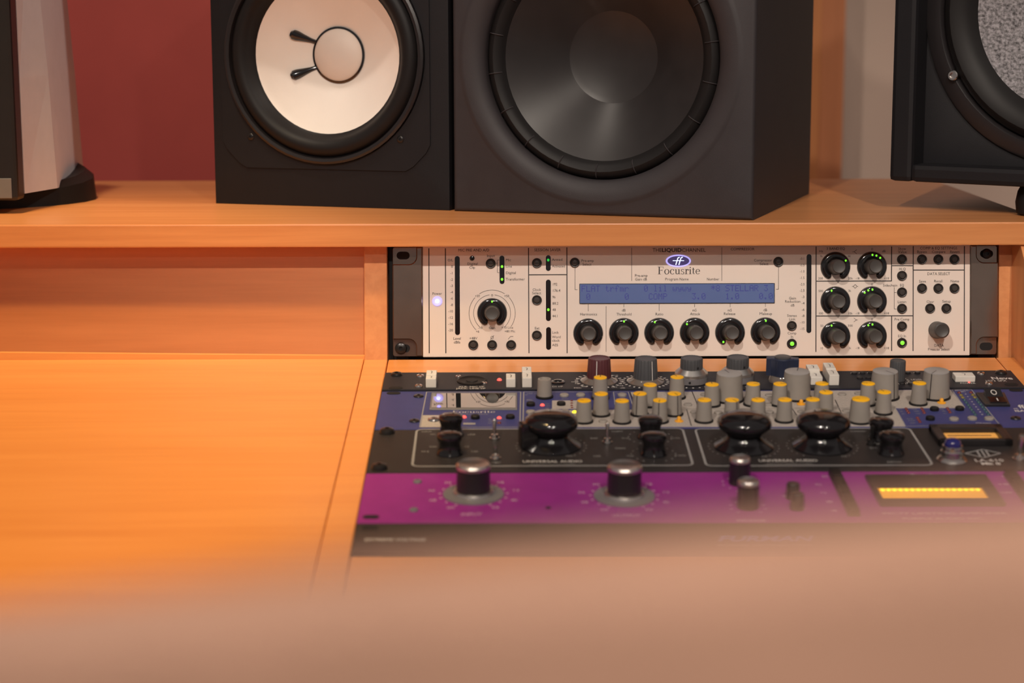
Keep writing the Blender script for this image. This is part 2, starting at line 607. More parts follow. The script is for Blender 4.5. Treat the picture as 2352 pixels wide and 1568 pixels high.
# facade behind the left desktop, with a bright bead along its foot
hF = (shelf_z - SH_T + 0.0003 - FACE.o.z) / cos(R(7.6)) - 0.0003
ztop = shelf_z - SH_T + 0.0003
rotf = (FACE.rotx, 0, 0)
xf1 = FACE.hit(837, 700)[0]
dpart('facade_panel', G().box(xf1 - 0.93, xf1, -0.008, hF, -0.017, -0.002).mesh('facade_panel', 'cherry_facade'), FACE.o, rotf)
ya_, yb_ = FACE.hit(0, 807)[1], FACE.hit(836, 814.5)[1]
yl_ = ya_ + (ya_ - yb_) * 1.4
xl_ = FACE.hit(0, 807)[0]
xl_ = xl_ - (xf1 - xl_) * 1.4
g = G().add([(xl_, -.008, -.0018), (xf1, -.008, -.0018), (xf1, -.008, .0012), (xl_, -.008, .0012),
             (xl_, yl_, -.0018), (xf1, yb_, -.0018), (xf1, yb_ - .0010, .0012), (xl_, yl_ - .0010, .0012)],
            [(3, 2, 1, 0), (4, 5, 6, 7), (0, 1, 5, 4), (1, 2, 6, 5), (2, 3, 7, 6), (3, 0, 4, 7)])
dpart('bead_trim', g.mesh('bead_trim', 'cherry_wood'), FACE.o, rotf)
# uprights of the rack bay
ux0, ux1 = FACE.hit(837.5, 700)[0], FACE.hit(890, 700)[0]
vx0, vx1 = FACE.hit(2296, 700)[0], FACE.hit(2342, 700)[0]


def face_board(name, x0, x1, y0, y1, z0, z1, m, bev=0.0008):
    return dpart(name, bevelled_box(name, x0, x1, y0, y1, z0, z1, m, bev), FACE.o, rotf)


face_board('bay_upright', ux0, ux1, -0.004, hF, -0.030, 0.004, 'cherry_upright')
face_board('bay_upright', vx0, vx1 - 0.0004, -0.004, hF, -0.030, -0.003, 'cherry_upright')
face_board('bay_back', 0.0, RW, -0.03, hF - 0.0005, -0.078, -0.070, 'black_satin')
face_board('rack_rail', ux1 + 0.0002, 0.012, -0.004, hF - 0.0002, -0.030, -0.016, 'black_satin', 0.0003)
face_board('rack_rail', RW - 0.012, vx0 - 0.0002, -0.004, hF - 0.0002, -0.030, -0.016, 'black_satin', 0.0003)
# side wall at the right end and legs
sx = DECK.world(DECK.hit(2337, 824)[0], 0).x
g = G()
yb = SHELF.o.y
for (a, b) in ((0, 1),):
    prof = [(yb - 0.055, DECK.world(0, 0).z + 0.004 - 0.03), (yb + 0.42, 0.80), (yb + 0.42, ztop), (yb + 0.004, ztop), (yb - 0.055, ztop - 0.05)]
vs = [(sx, y - DY, z) for y, z in prof] + [(sx + 0.026, y - DY, z) for y, z in prof]
n = len(prof)
fs = [tuple(range(n))[::-1], tuple(n + i for i in range(n))] + [(i, (i + 1) % n, n + (i + 1) % n, n + i) for i in range(n)]
link('side_wall', mesh('side_wall', vs, fs, 'cherry_upright'), desk)
zfr = DECK.world(0, FR, -PT - DT).z
yfr = DECK.world(0, FR, -PT - DT).y
for x0 in (SH_X0, SH_X1 - 0.03):
    prof = [(yfr + 0.03, 0.0), (yb + 0.40, 0.0), (yb + 0.40, 0.72), (yfr + 0.03, zfr - 0.004)]
    vs = [(x0, y - DY, z) for y, z in prof] + [(x0 + 0.03, y - DY, z) for y, z in prof]
    fs = [(3, 2, 1, 0), (4, 5, 6, 7), (0, 1, 5, 4), (1, 2, 6, 5), (2, 3, 7, 6), (3, 0, 4, 7)]
    link('leg_panel', mesh('leg_panel', vs, fs, 'cherry_upright'), desk)
link('back_panel', G().box(SH_X0, SH_X1, 0.38, 0.398, 0.1, shelf_z - SH_T - 0.0002).mesh('back_panel', 'cherry_upright'), desk)
# box at the right end that carries the overhanging loudspeaker
link('side_pedestal', G().box(SH_X1 + 0.075, SH_X1 + 0.34, -0.10, 0.13, 0.0, shelf_z).mesh('side_pedestal', 'cherry_upright'), desk)


# ------------------------------------------------------------------ rack units: common builders
def unit(name, label, plane, x, y, z=0.0):
    return thing(name, label, 'rack unit', plane.world(x, y, z), (plane.rotx, 0, 0))


class Dev:
    """A rack unit lying in the desk: local x right, y back, z out; (0, 0) is its left front corner."""

    def __init__(self, name, label, units, v_top, panel_mat, lift=0.0):
        self.h = units * 0.04445
        self.yo = -(v_top + units) * 0.04445
        self.lift = lift
        self.e = unit(name, label, DECK, 0, self.yo, lift)
        self.letters = []
        link('chassis', G().box(0.018, RW - 0.018, 0.001, self.h - 0.001, -0.11, -0.0035).mesh('chassis', 'black_satin'), self.e)
        link('front_panel', bevelled_box('front_panel', 0, RW, 0.0004, self.h - 0.0004, -0.0032, 0.0, panel_mat, 0.0005), self.e)

    def at(self, px, py, h=0.0):
        x, y = DECK.hit(px, py, h + self.lift)
        return x, y - self.yo

    def part(self, name, me, px, py, h=0.0, z=0.0, rz=0.0, parent=None, label=None):
        x, y = self.at(px, py, h)
        return link(name, me, parent or self.e, (x, y, z), (0, 0, rz), label)

    def ink(self, m):
        g = G()
        self.letters.append((m, g))
        return g

    def text(self, s, px0, px1, py, cap, m='print_white', **kw):
        x0, y = self.at(px0, py)
        x1, y1 = self.at(px1, py)
        put_text(self.ink(m), s, x0, x1, (y + y1) / 2, cap * MM, 0.00015, **kw)

    def line(self, pts, w, m='print_white', closed=False):
        self.ink(m).poly([self.at(*p) for p in pts], w * MM, 0.00012, closed)

    def dot(self, px, py, r, m='print_white'):
        x, y = self.at(px, py)
        self.ink(m).disc(x, y, r * MM, r * MM, 0.00014, 8)

    def ticks(self, px, py, r, n, a0, a1, m='print_white', w=1.6, l=2.2, h=0.0, dots=False):
        cx, cy = self.at(px, py, h)
        gi = self.ink(m)
        for i in range(n):
            a = R(a0 + (a1 - a0) * i / (n - 1))
            if dots:
                gi.disc(cx + r * MM * sin(a), cy + r * MM * cos(a), w * MM / 2, w * MM / 2, 0.00014, 8)
            else:
                gi.quadline((cx + r * MM * sin(a), cy + r * MM * cos(a)),
                                     (cx + (r + l) * MM * sin(a), cy + (r + l) * MM * cos(a)), w * MM, 0.00014)

    def done(self):
        emit_print(self.letters, self.e)


def emit_print(items, parent):
    """One object for each patch of print of one colour that stands apart from the others."""
    cl = []
    for m, g in items:
        if not g.v:
            continue
        xs, ys = [v[0] for v in g.v], [v[1] for v in g.v]
        box = [min(xs), max(xs), min(ys), max(ys)]
        new = [m, box, [g]]
        while True:
            hit = None
            for c in cl:
                b, q = c[1], new[1]
                if c[0] == m and sqrt(max(0, b[0] - q[1], q[0] - b[1]) ** 2 + max(0, b[2] - q[3], q[2] - b[3]) ** 2) < .012:
                    hit = c
                    break
            if not hit:
                break
            cl.remove(hit)
            b, q = hit[1], new[1]
            new = [m, [min(b[0], q[0]), max(b[1], q[1]), min(b[2], q[2]), max(b[3], q[3])], hit[2] + new[2]]
        cl.append(new)
    for m, b, gs in cl:
        big = G()
        for g in gs:
            big.add(g.v, g.f)
        link('printed_lettering', big.mesh('printed_lettering', m), parent)


def fluted(n, d):
    return lambda a: 1.0 - d * (0.5 + 0.5 * cos(n * a))


ME['pointer_cap'] = {}


def knob_with_cap(dev, px, py, h, r_top, r_base, ang, cap='cap_yellow', body='knob_mid_grey', name='knob', side=True, skirt=True):
    """Tapered grey knob with a coloured cap and a dark pointer line; (px, py) is the centre of its top."""
    key = (h, r_top, r_base, cap, body)
    if key not in ME:
        ME[key] = (
            lathe_mesh('knob_body', [(r_base, 1.6), (r_top + .15, h - 1.0), (r_top, h - .25)] + ([(r_top - .9, h - .1), (0, h - .1)] if cap else [(r_top - 1.4, h), (r_top - 1.8, h - 1.2), (0, h - 1.2)]), body, 40, fluted(20, 0.03)),
            lathe_mesh('knob_cap', [(r_top - .05, h - .3), (r_top - .05, h + .2), (r_top - .5, h + .45), (0, h + .45)], cap or body, 32),
            lathe_mesh('knob_skirt', [(r_base + .9, 0), (r_base + .9, 1.2), (r_base + .2, 1.7), (0, 1.7)], 'black_rubber', 32),
            G().add([(-.28 * MM, .5 * MM, (h + .5) * MM), (.28 * MM, .5 * MM, (h + .5) * MM), (.28 * MM, r_top * MM, (h + .5) * MM), (-.28 * MM, r_top * MM, (h + .5) * MM)], [(0, 1, 2, 3)]).mesh('pointer', 'ink'),
            G().add([(-.32 * MM, (r_top + .28) * MM, (h - .2) * MM), (.32 * MM, (r_top + .28) * MM, (h - .2) * MM), (.32 * MM, (r_base + .28) * MM, 2 * MM), (-.32 * MM, (r_base + .28) * MM, 2 * MM)], [(0, 1, 2, 3)]).mesh('pointer', 'ink'))
    b, c, s, p, q = ME[key]
    k = dev.part(name, b, px, py, h * MM, rz=-R(ang))
    if cap:
        link('cap', c, k)
        link('pointer', p, k)
    if side:
        link('pointer', q, k)
    if skirt:
        link('skirt', s, k)
    return k


def oval_button(dev, px, py, m, r=(4.2, 3.4), h=2.0, name='push_button'):
    key = ('oval', m, r, h)
    if key not in ME:
        ME[key] = G().prism([(a * MM, b * MM) for a, b in stadium(0, 0, r[0], r[1])], 0, h * MM, 0.0006).mesh('push_button', m)
    return dev.part(name, ME[key], px, py)


def led(dev, px, py, kind, s=1.0, name='indicator_light', z=0.0):
    o = dev.part(name, ME[kind], px, py, z=z)
    o.scale = (s, s, s)
    return o


# ------------------------------------------------------------------ 1U charcoal microphone preamplifier
nv = Dev('microphone_preamp', 'slim charcoal preamp unit with white switches and coloured knobs, nearest the upright bay', 1, 0, 'charcoal_panel', 0.0012)
for px, py in ((911, 861), (2299, 857)):
    nv.part('rack_screw', ME['screw_black'], px, py)
for px, py in ((909, 891), (2323, 883)):
    nv.part('rack_slot', ME['slot'], px, py)
for px, py in ((965.4, 864.5), (961.6, 887.5), (2253, 859), (2271.5, 882)):
    nv.part('screw', ME['screw_steel'], px, py)
for px, py in ((1053, 865), (1112.5, 880)):
    o = nv.part('screw', ME['screw_steel'], px, py)
    o.scale = (.75, .75, .7)


def white_switch(px0, px1, py_front, h, depths, name='rocker_switch'):
    """White push switches standing one behind another; py_front is the base of the foremost one."""
    x0, y = nv.at(px0, py_front)
    x1, _ = nv.at(px1, py_front)
    root = None
    for i, (d, hh) in enumerate(depths):
        me = bevelled_box(name, 0, x1 - x0, 0, d * MM - .0002, 0.0, hh * MM, 'white_plastic', 0.0006)
        o = link(name, me, nv.e, (x0, y, 0))
        mk = G()
        w = x1 - x0
        mk.quadline((w * .5, d * MM * .25), (w * .58, d * MM * .62), .0005, hh * MM + .00012)
        mk.quadline((w * .58, d * MM * .62), (w * .42, d * MM * .75), .0005, hh * MM + .00012)
        link('switch_mark', mk.mesh('switch_mark', 'ink'), o)
        y += d * MM


white_switch(978, 1002, 890.5, 7, [(8.5, 7.2), (12, 7.8)])
white_switch(1162.5, 1184, 890, 7, [(14, 7)])
white_switch(1199.5, 1221.5, 890, 7.5, [(14, 7.6), (13, 8.4)])
white_switch(1862, 1889, 884, 8, [(13, 6.2), (13, 8.5)])
white_switch(1904, 1927, 885, 8, [(15, 8.2), (16, 8.8)])
white_switch(2194, 2240, 877.5, 4, [(11, 4.6)])
x, y = nv.at(1084, 875)
j = link('combo_socket', lathe_mesh('combo_socket', [(11.5, 0), (11.5, .8), (10.2, 1.2), (9, .5), (4.5, .5), (4.2, 1.0), (0, 1.0)], 'black_rubber', 32), nv.e, (x, y, 0))
nv.part('instrument_socket', lathe_mesh('instrument_socket', [(5.5, 0), (5.5, .8), (4.6, 1.2), (3.2, 1.2), (3.0, .3), (0, .3)], 'black_gloss', 24), 1281.6, 878)
led(nv, 1147, 873, 'led_red', 1.9)
led(nv, 2226, 878.5, 'led_red', .9)
nv.text('XLR: MIC I/P', 1053, 1112, 888.3, 3.0)
nv.text('JACK: LINE I/P', 1048, 1115, 892.3, 3.0)
nv.text('DI I/P', 1268, 1293, 887.8, 2.8)
nv.text('POWER', 2205, 2241, 880, 2.6)
nv.text('Neve', 2276, 2325, 868.6, 6.0, bold=1)
nv.text('1073 SPX', 2262, 2312, 874.6, 4.0)
nv.text('LEVEL', 2092, 2119, 871.7, 2.8)
nv.text('MIC', 1318, 1336, 891, 2.4)
nv.text('LINE', 1404, 1420, 862.2, 2.4)
nv.text('OFF', 1312, 1328, 877, 2.2)
nv.text('OFF', 1404, 1418, 889.2, 2.2)
nv.text('60', 1323, 1333, 870, 2.2)
nv.text('50', 1320, 1330, 880.6, 2.2)
nv.text('40', 1335, 1345, 887.4, 2.2)
nv.text('10', 1421, 1431, 872.6, 2.2)
nv.text('5', 1425, 1429, 880.5, 2.2)
nv.text('10', 1422, 1432, 885.8, 2.2)
nv.text('dB', 1424, 1436, 891, 2.2)
SKP = [(14.2, 0), (14.2, .7), (10.6, 2.2), (9.6, 3.4), (0, 3.4)]
skirt_me = lathe_mesh('knob_skirt', SKP, 'clear_skirt', 40)


def neve_knob(px, py, h, m, r=(9.4, 8.2), ang=0, skirt=True, z0=3.0, line=True):
    me = lathe_mesh('knob_body', [(r[0], z0), (r[1] + .2, h - .8), (r[1] - .1, h - .2), (r[1] - .8, h), (r[1] - 1.4, h - .5), (0, h - .6)], m, 48, fluted(24, .05))
    k = nv.part('gain_knob', me, px, py, h * MM, rz=-R(ang))
    if skirt:
        link('skirt', skirt_me, k)
    if line:
        link('pointer', G().add([(-.3 * MM, (r[1] + .3) * MM, (h - .5) * MM), (.3 * MM, (r[1] + .3) * MM, (h - .5) * MM), (.3 * MM, (r[0] + .25) * MM, (z0 + .2) * MM), (-.3 * MM, (r[0] + .25) * MM, (z0 + .2) * MM)], [(0, 1, 2, 3)]).mesh('pointer', 'print_white'), k)
    return k


neve_knob(1376.5, 821, 18.5, 'knob_maroon', ang=195)
nv.ticks(1376.5, 821, 16.0, 22, -160, 160, h=.0185, w=1.3, l=2.4)
neve_knob(1483.6, 822, 18.5, 'knob_slate', ang=152)
nv.ticks(1483.6, 822, 16.0, 24, -160, 160, h=.0185, w=1.3, l=2.0)
for px, py in ((1588.8, 821), (1695, 819)):
    k = neve_knob(px, py, 19.0, 'knob_slate', r=(8.5, 8.2), skirt=False, z0=10.5, line=False)
    link('alloy_ring', lathe_mesh('alloy_ring', [(12.7, 5.6), (12.4, 7.6), (8.9, 10.9), (0, 10.9)], 'brushed_cap', 40), k)
    link('knurled_ring', lathe_mesh('knurled_ring', [(12.4, 0.3), (12.9, .8), (12.9, 5.2), (12.5, 5.7), (0, 5.7)], 'silver_strip', 60, fluted(60, .02)), k)
    for a, zz, rr in ((-62, 12.8, 8.62), (-100, 3.0, 12.95)):
        o = link('grub_screw', lathe_mesh('grub_screw', [(.9, 0), (.9, .12), (0, .12)], 'black_hole', 12), k, (rr * MM * cos(R(a)), rr * MM * sin(R(a)), zz * MM))
        o.rotation_euler = (0, pi / 2, R(a))
    nv.ticks(px, py, 15.5, 9, 110, 250, h=.019, w=1.3, l=1.6)
# navy wing knob
x, y = nv.at(1798, 820, .0185)
wing = [(11.8 * cos(R(t)) * (1 if abs(cos(R(t))) > .6 else .92), 7.6 * sin(R(t)) * (1 if abs(sin(R(t))) > .3 else .8)) for t in range(0, 360, 12)]
wing = []
for t in range(-50, 51, 10):
    wing.append((7.2 * sin(R(t)), -7.4 * cos(R(t))))
wing += [(8.5, -3.0), (12.2, -2.8), (12.2, 2.8), (8.5, 3.0)]
for t in range(130, 231, 10):
    wing.append((7.2 * sin(R(t)), -7.4 * cos(R(t))))
wing += [(-8.5, 3.0), (-12.2, 2.8), (-12.2, -2.8), (-8.5, -3.0)]
k = link('wing_knob', G().prism([(a * MM, b * MM) for a, b in wing], .0045, .0182, .0007).mesh('wing_knob', 'knob_navy'), nv.e, (x, y, 0), (0, 0, R(-8)))
link('skirt', lathe_mesh('knob_skirt', [(10.5, 0), (10.5, 1.5), (8.5, 4.6), (0, 4.6)], 'clear_skirt', 36), k)
link('cap', lathe_mesh('knob_cap', [(6.2, 17.8), (6.2, 18.9), (5.6, 19.2), (0, 19.0)], 'knob_slate', 32), k)
k = neve_knob(2062.8, 826.5, 16.5, 'knob_slate', r=(6.1, 5.7), skirt=False, z0=.6, line=False)
for i, (px, py) in enumerate(((1962, 858), (1981, 857.6), (2000, 857.2), (2085, 857), (2107, 857), (2073, 873), (2072, 882), (2092, 882), (1975, 869), (1994, 868.5))):
    oval_button(nv, px, py, 'black_satin', (2.3, 2.0), 1.4)
    if i < 8:
        nv.dot(px - 7, py - 1.2, .6)
nv.ticks(2062.8, 826.5, 8.0, 9, 40, 180, h=.0165, w=.8, l=1.5)
nv.done()

# ------------------------------------------------------------------ 2U slate blue producer pack
isa = Dev('channel_processor', 'slate blue and grey processor unit covered in yellow capped knobs', 2, 1, 'slate_blue_panel')


def inlay(dev, name, pts, m, z=0.0003):
    loc = [dev.at(*p) for p in pts]
    area = sum(loc[i - 1][0] * loc[i][1] - loc[i][0] * loc[i - 1][1] for i in range(len(loc)))
    if area < 0:
        loc = loc[::-1]
    return link(name, G().prism(loc, 0, z).mesh(name, m), dev.e)


inlay(isa, 'grey_inlay', [(1447, 901), (2183, 895.5), (2216, 936.5), (2056, 937.5), (2079, 979.5), (1207, 981), (1213, 960), (1245, 949), (1300, 943), (1462, 941)], 'grey_panel')
inlay(isa, 'grey_inlay', [(1268, 920), (1330, 920), (1330, 939), (1268, 939)], 'grey_panel', .00025)
inlay(isa, 'grey_inlay', [(971, 954), (1034, 954), (1031, 981), (966, 981)], 'grey_panel', .00025)
for pts in ([(1589, 899), (1602, 930)], [(1577, 941), (1588, 979)], [(1918, 919), (1926, 936)], [(1926, 937), (1936, 956)], [(1820, 940), (1830, 955)], [(1447, 901), (1463, 942)]):
    p = [isa.at(*q) for q in pts]
    link('divider_line', G().quadline(p[0], p[1], .0007, .00045).mesh('divider_line', 'ink'), isa.e)
for pts in ([(1578, 940), (2056, 937)],):
    p = [isa.at(*q) for q in pts]
    link('divider_line', G().quadline(p[0], p[1], .0007, .00045).mesh('divider_line', 'knob_mid_grey'), isa.e)
isa.line([(980, 900), (1196, 900), (1194, 981), (964, 981)], .8, 'print_grey', True)
isa.line([(1203, 900), (1405, 900)], .8, 'print_grey')
isa.line([(1203, 900), (1201, 981)], .9, 'print_grey')
isa.line([(1409, 900), (1443, 900), (1456, 940)], .7, 'print_grey')
isa.line([(1409, 900), (1414, 940)], .7, 'print_grey')
isa.line([(2186, 895), (2231, 894.5), (2294, 973)], .7, 'print_grey')
isa.line([(2186, 895), (2216, 936)], .7, 'print_grey')
isa.line([(2057, 938), (2080, 979), (2294, 974)], .7, 'print_grey')
# mirror-like meter window
win = [isa.at(995, 906.5), isa.at(1184, 906.5), isa.at(1184, 939.5), isa.at(991, 939.5)]
fr = [isa.at(991, 904), isa.at(1188, 904), isa.at(1188, 942), isa.at(986.5, 942)]
w = link('meter_window', G().prism(fr[::-1] if False else [fr[3], fr[2], fr[1], fr[0]], 0, .0010, .0003).mesh('meter_window', 'silver_strip'), isa.e)
link('meter_glass', G().prism([win[3], win[2], win[1], win[0]], 0.0008, .0013).mesh('meter_glass', 'mirror_glass'), w)
led(isa, 1008.4, 937.5, 'led_blue', 1.6, z=.001)
x0, y0 = isa.at(1038, 948.5)
x1, _ = isa.at(1138, 948.5)
serif_word(isa.ink('print_white'), x0, x1, y0, .0052, .00015)
isa.text('PRODUCER PACK', 1048, 1122, 951.5, 1.8, 'print_grey')
isa.part('mic_screw', ME['screw_steel'], 996.7, 965).scale = (1.5, 1.5, 1.2)
for px, py in ((961.6, 910), (952, 967), (2284.6, 903), (2333, 961)):
    isa.part('screw', ME['screw_black'], px, py).scale = (.85, .85, .6)
for px, py in ((904, 903), (2334, 896.5)):
    isa.part('rack_slot', ME['slot'], px, py)
for px, py in ((1066.4, 958.5), (1146.6, 960.5), (1245.8, 931)):
    led(isa, px, py, 'led_red', 1.7)
led(isa, 1146.6, 972, 'led_red_off', 1.5)
led(isa, 1320, 947.5, 'led_yellow', 2.0)
for px, py in ((1091.7, 960.5), (1172, 960), (1219, 931), (1289, 930), (2146, 942), (2204, 941), (2136.5, 963.5)):
    oval_button(isa, px, py, 'black_rubber', (3.2, 3.0), 2.6)
for px, py in ((1296, 909.5), (1333.6, 908.8), (1429, 909), (2191, 964), (2233, 962.5), (2271.5, 963), (1219, 948)):
    oval_button(isa, px, py, 'knob_mid_grey', (3.4, 3.2), 1.8)
for px, py in ((1298, 946), (1385, 969), (1580, 931), (1618, 908), (1767, 909.5), (1934, 907), (1972, 905), (1765, 931), (1767, 948), (1944, 945), (1500, 903), (1650, 949), (1595, 948), (1841, 947)):
    oval_button(isa, px, py, 'knob_mid_grey', (3.2, 3.0), 1.6)
for px, py in ((1313, 921), (1313, 926.5), (1313, 932), (1314, 937)):
    led(isa, px, py, 'led_red_off', 1.1)
for bx, by, n in ((2081, 939, 3), (2117, 939, 3), (2176, 938, 3), (2107, 960, 3)):
    for i in range(n):
        led(isa, bx + i * 2.9, by + i * 4.8, 'led_red_off', 1.3)
for c0, c1 in (((2203, 902.5), (2240, 953)), ((2230, 902), (2270, 952))):
    for i in range(10):
        t = i / 9
        led(isa, c0[0] + (c1[0] - c0[0]) * t, c0[1] + (c1[1] - c0[1]) * t, 'led_red_off' if i == 0 else 'led_amber_off' if i < 3 else 'led_teal_off', 1.45)
for i in range(9):
    t = i / 8
    isa.dot(2218 + 38 * t, 905 + 47 * t, .7)
isa.text('INPUT LEVEL', 2193, 2225, 896.5, 1.8)
isa.text('dBFS', 2204, 2218, 899.5, 1.8)
isa.text('METER SOURCE', 2240, 2276, 971.8, 1.8)
for s, a, b, yy in (('GATE', 2062, 2072, 940), ('EXP', 2067, 2074, 945), ('KEY', 2071, 2079, 950.5), ('COMP', 2091, 2106, 940), ('LINK', 2099, 2111, 944.5), ('HARD', 2103, 2114, 950),
                    ('EQ', 2159, 2167, 939.7), ('PRE', 2164, 2172, 944.6), ('DS', 2167, 2174, 949.6), ('MUTE', 2183, 2195, 938), ('FILTER', 2083, 2098, 961.8), ('PHASE', 2086, 2102, 966), ('INSERT', 2090, 2104, 971.5),
                    ('MIC', 1210, 1222, 918), ('SELECT', 1290, 1306, 916), ('PHASE', 1209, 1224, 919.5), ('VRM', 1205, 1212, 907), ('LINE', 1210, 1224, 904), ('INST', 1226, 1236, 904), ('MODULE 1', 1417, 1440, 903.5),
                    ('PAD', 1251, 1262, 928), ('+48V', 1251, 1264, 932.5), ('HPF', 1253, 1262, 937), ('MIC', 1122, 1128, 963), ('LINE', 1122, 1131, 967), ('INST', 1121, 1130, 971.5)):
    isa.text(s, a, b, yy, 1.9, 'print_grey')
isa.line([(1064, 973), (1092, 973)], 4.0, 'print_grey')
# yellow capped knobs: centre of the cap in the photograph, pointer angle clockwise from the back
for px, py, a in ((1379, 866.5, 5), (1380.7, 904, -70), (1341.4, 919.5, -85), (1429, 920, -85), (1493, 883.5, -80), (1470, 903.5, -152), (1515.6, 919, -168),
                  (1555.4, 865.5, -20), (1549, 903.5, 158), (1635.6, 882.5, 0), (1618, 918, -75), (1681.7, 918, 148), (1730, 881.5, 112), (1741.5, 918, -40),
                  (1791.6, 881.5, 85), (1802.8, 917.5, -80), (1888, 880.5, 80), (1897.4, 900.5, -18), (1867, 917, -80), (1994.3, 880.5, -80), (2031, 900, -20), (2112, 879.5, -40)):
    knob_with_cap(isa, px, py, 16.2, 4.9, 5.9, a, name='yellow_capped_knob')
knob_with_cap(isa, 1977, 916, 17.2, 6.4, 7.4, -90, name='yellow_capped_knob')
for px, py, a in ((1675.4, 857.5, -18), (1831, 853, 14), (2033.5, 852, 148), (2151.3, 851.5, -146)):
    knob_with_cap(isa, px, py, 20.5, 9.2, 10.6, a, cap='knob_light_grey', name='grey_band_knob')
knob_with_cap(isa, 1250.7, 869, 14.5, 4.9, 5.6, 10, cap=None, name='gain_knob', side=False)
# little orange pins
pin = lathe_mesh('orange_pin', [(3.2, 0), (3.2, .8), (1.6, 1.2), (1.4, 3.2), (.8, 3.9), (0, 4.0)], 'orange_plastic', 18)
for px, py in ((1559.6, 968), (1840, 929), (2162.6, 926)):
    isa.part('orange_pin', pin, px, py)
# power rocker
fr = [isa.at(*p) for p in ((2262, 934), (2320, 934), (2307, 906.5), (2259, 907))]
k = link('power_switch', G().prism([fr[0], fr[1], fr[2], (fr[0][0], fr[2][1])], 0, .0022, .0005).mesh('power_switch', 'black_satin'), isa.e)
a0, a1 = isa.at(2275, 934), isa.at(2312, 912)
xm0, xm1, ya, yb_ = a0[0] + .0002, a0[0] + .0125, a0[1] + .002, a1[1]
g = G()
prof = [(ya, .0022), (yb_, .0022), (yb_, .0068), ((ya + yb_) / 2, .0038), (ya, .0030)]
n = len(prof)
g.add([(xm0, y, z) for y, z in prof] + [(xm1, y, z) for y, z in prof], [tuple(range(n)), tuple(range(2 * n - 1, n - 1, -1))] + [(i, n + i, n + (i + 1) % n, (i + 1) % n) for i in range(n)])
link('rocker', g.mesh('rocker', 'black_gloss'), k)
g = G()
yc_ = (ya + yb_) / 2
sl = (.0068 - .0038) / (yb_ - yc_)
for i in range(18):
    a, b = 2 * pi * i / 18, 2 * pi * (i + 1) / 18
    xm = (xm0 + xm1) / 2
    q = []
    for rr, t in ((.0016, a), (.0016, b), (.0022, b), (.0022, a)):
        yy = (yc_ + yb_) / 2 + rr * 1.5 * sin(t)
        q.append((xm + rr * cos(t), yy, .0038 + (yy - yc_) * sl + .00025))
    g.add(q, [(0, 1, 2, 3)])
g.add([(xm - .0004, ya + .002, .0034), (xm + .0004, ya + .002, .0034), (xm + .0004, ya + .0065, .0040), (xm - .0004, ya + .0065, .0040)], [(0, 1, 2, 3)])
link('rocker_mark', g.mesh('rocker_mark', 'print_white'), k)
isa.text('ff', 2339, 2352, 934, 7.5, bold=1)
isa.line([(2328, 938.5), (2338, 938)], .9)
isa.text('ISA 430', 2330, 2384, 943.5, 4.2, bold=1)
isa.done()

# ------------------------------------------------------------------ 2U black valve channel
la = Dev('valve_preamp', 'black preamp unit with mushroom shaped bakelite knobs and two white outlined sections', 2, 3, 'black_panel')


def rounded_outline(dev, c, r, w, m):
    """c: tl, tr, br, bl pixel corners of an outline that is a rectangle on the panel."""
    (x0, y1), (x1, _) = dev.at(*c[0]), dev.at(*c[1])
    (xa, y0), (xb, _) = dev.at(*c[3]), dev.at(*c[2])
    X0, X1 = (x0 + xa) / 2, (x1 + xb) / 2
    dev.ink(m).poly(rrect(X0, X1, y0, y1, r * MM, 5), w * MM, .00013, True)


rounded_outline(la, [(957, 986), (1568, 986), (1593, 1071), (947, 1071)], 4.5, 1.5, 'print_grey')
rounded_outline(la, [(1597, 985), (2090, 985), (2143, 1069), (1622, 1070)], 4.5, 1.5, 'print_grey')
PB = [(20.6, 0), (20.6, 1), (19.4, 1.8), (15.5, 4.2), (12.6, 6.8), (11.8, 8.6), (12.6, 10.4), (15.5, 12.6), (18, 14.8), (18.8, 17), (18.2, 19.4), (16.2, 21.6), (12, 23.2), (6, 23.9), (0, 24)]
PS = [(9.2, 0), (9.2, .8), (8.7, 1.6), (7.9, 4), (7.3, 7), (7.5, 8.6), (8.3, 10.4), (8.8, 12.2), (8.4, 13.8), (6.8, 14.8), (4, 15.2), (0, 15.3)]
big_me = lathe_mesh('mushroom_knob', PB, 'bakelite', 48, fluted(10, .02))
small_me = lathe_mesh('mushroom_knob', PS, 'bakelite', 36, fluted(10, .03))


for i, (px, py) in enumerate(((1266, 1025), (1708, 1026), (1888, 1025))):
    k = la.part('large_mushroom_knob', big_me, px, py)
    if i == 0:
        link('pointer_fin', bevelled_box('pointer_fin', -.0225, -.006, -.005, .005, .001, .0190, 'bakelite', .002), k, (0, 0, 0), (0, 0, R(14)))
    la.ticks(px, py, 24.0, 22, -140, 140, 'print_grey', w=1.1, dots=True)
for px, py in ((1036, 999), (1033, 1042), (1493, 1004), (1501, 1043), (2022, 1008), (2046, 1041)):
    la.part('small_mushroom_knob', small_me, px, py)
for px, py in ((1501, 1043), (1493, 1004)):
    la.ticks(px, py, 15.0, 15, -150, 150, 'print_grey', w=1.1, dots=True)


def toggle(dev, px, py, tip, m='steel', s=1.0):
    me = lathe_mesh('toggle_nut', [(3.6 * s, 0), (3.6 * s, 1.2), (2.8 * s, 1.6), (2.4 * s, 3.4), (1.6 * s, 3.6), (0, 3.6)], m, 18)
    k = dev.part('toggle_switch', me, px, py)
    o = link('lever', lathe_mesh('lever', [(.9 * s, 0), (1.1 * s, 4), (1.5 * s, 10 * s), (1.2 * s, 11 * s), (0, 11.3 * s)], m, 14), k, (0, 0, .003))
    o.rotation_euler = tip
    return k


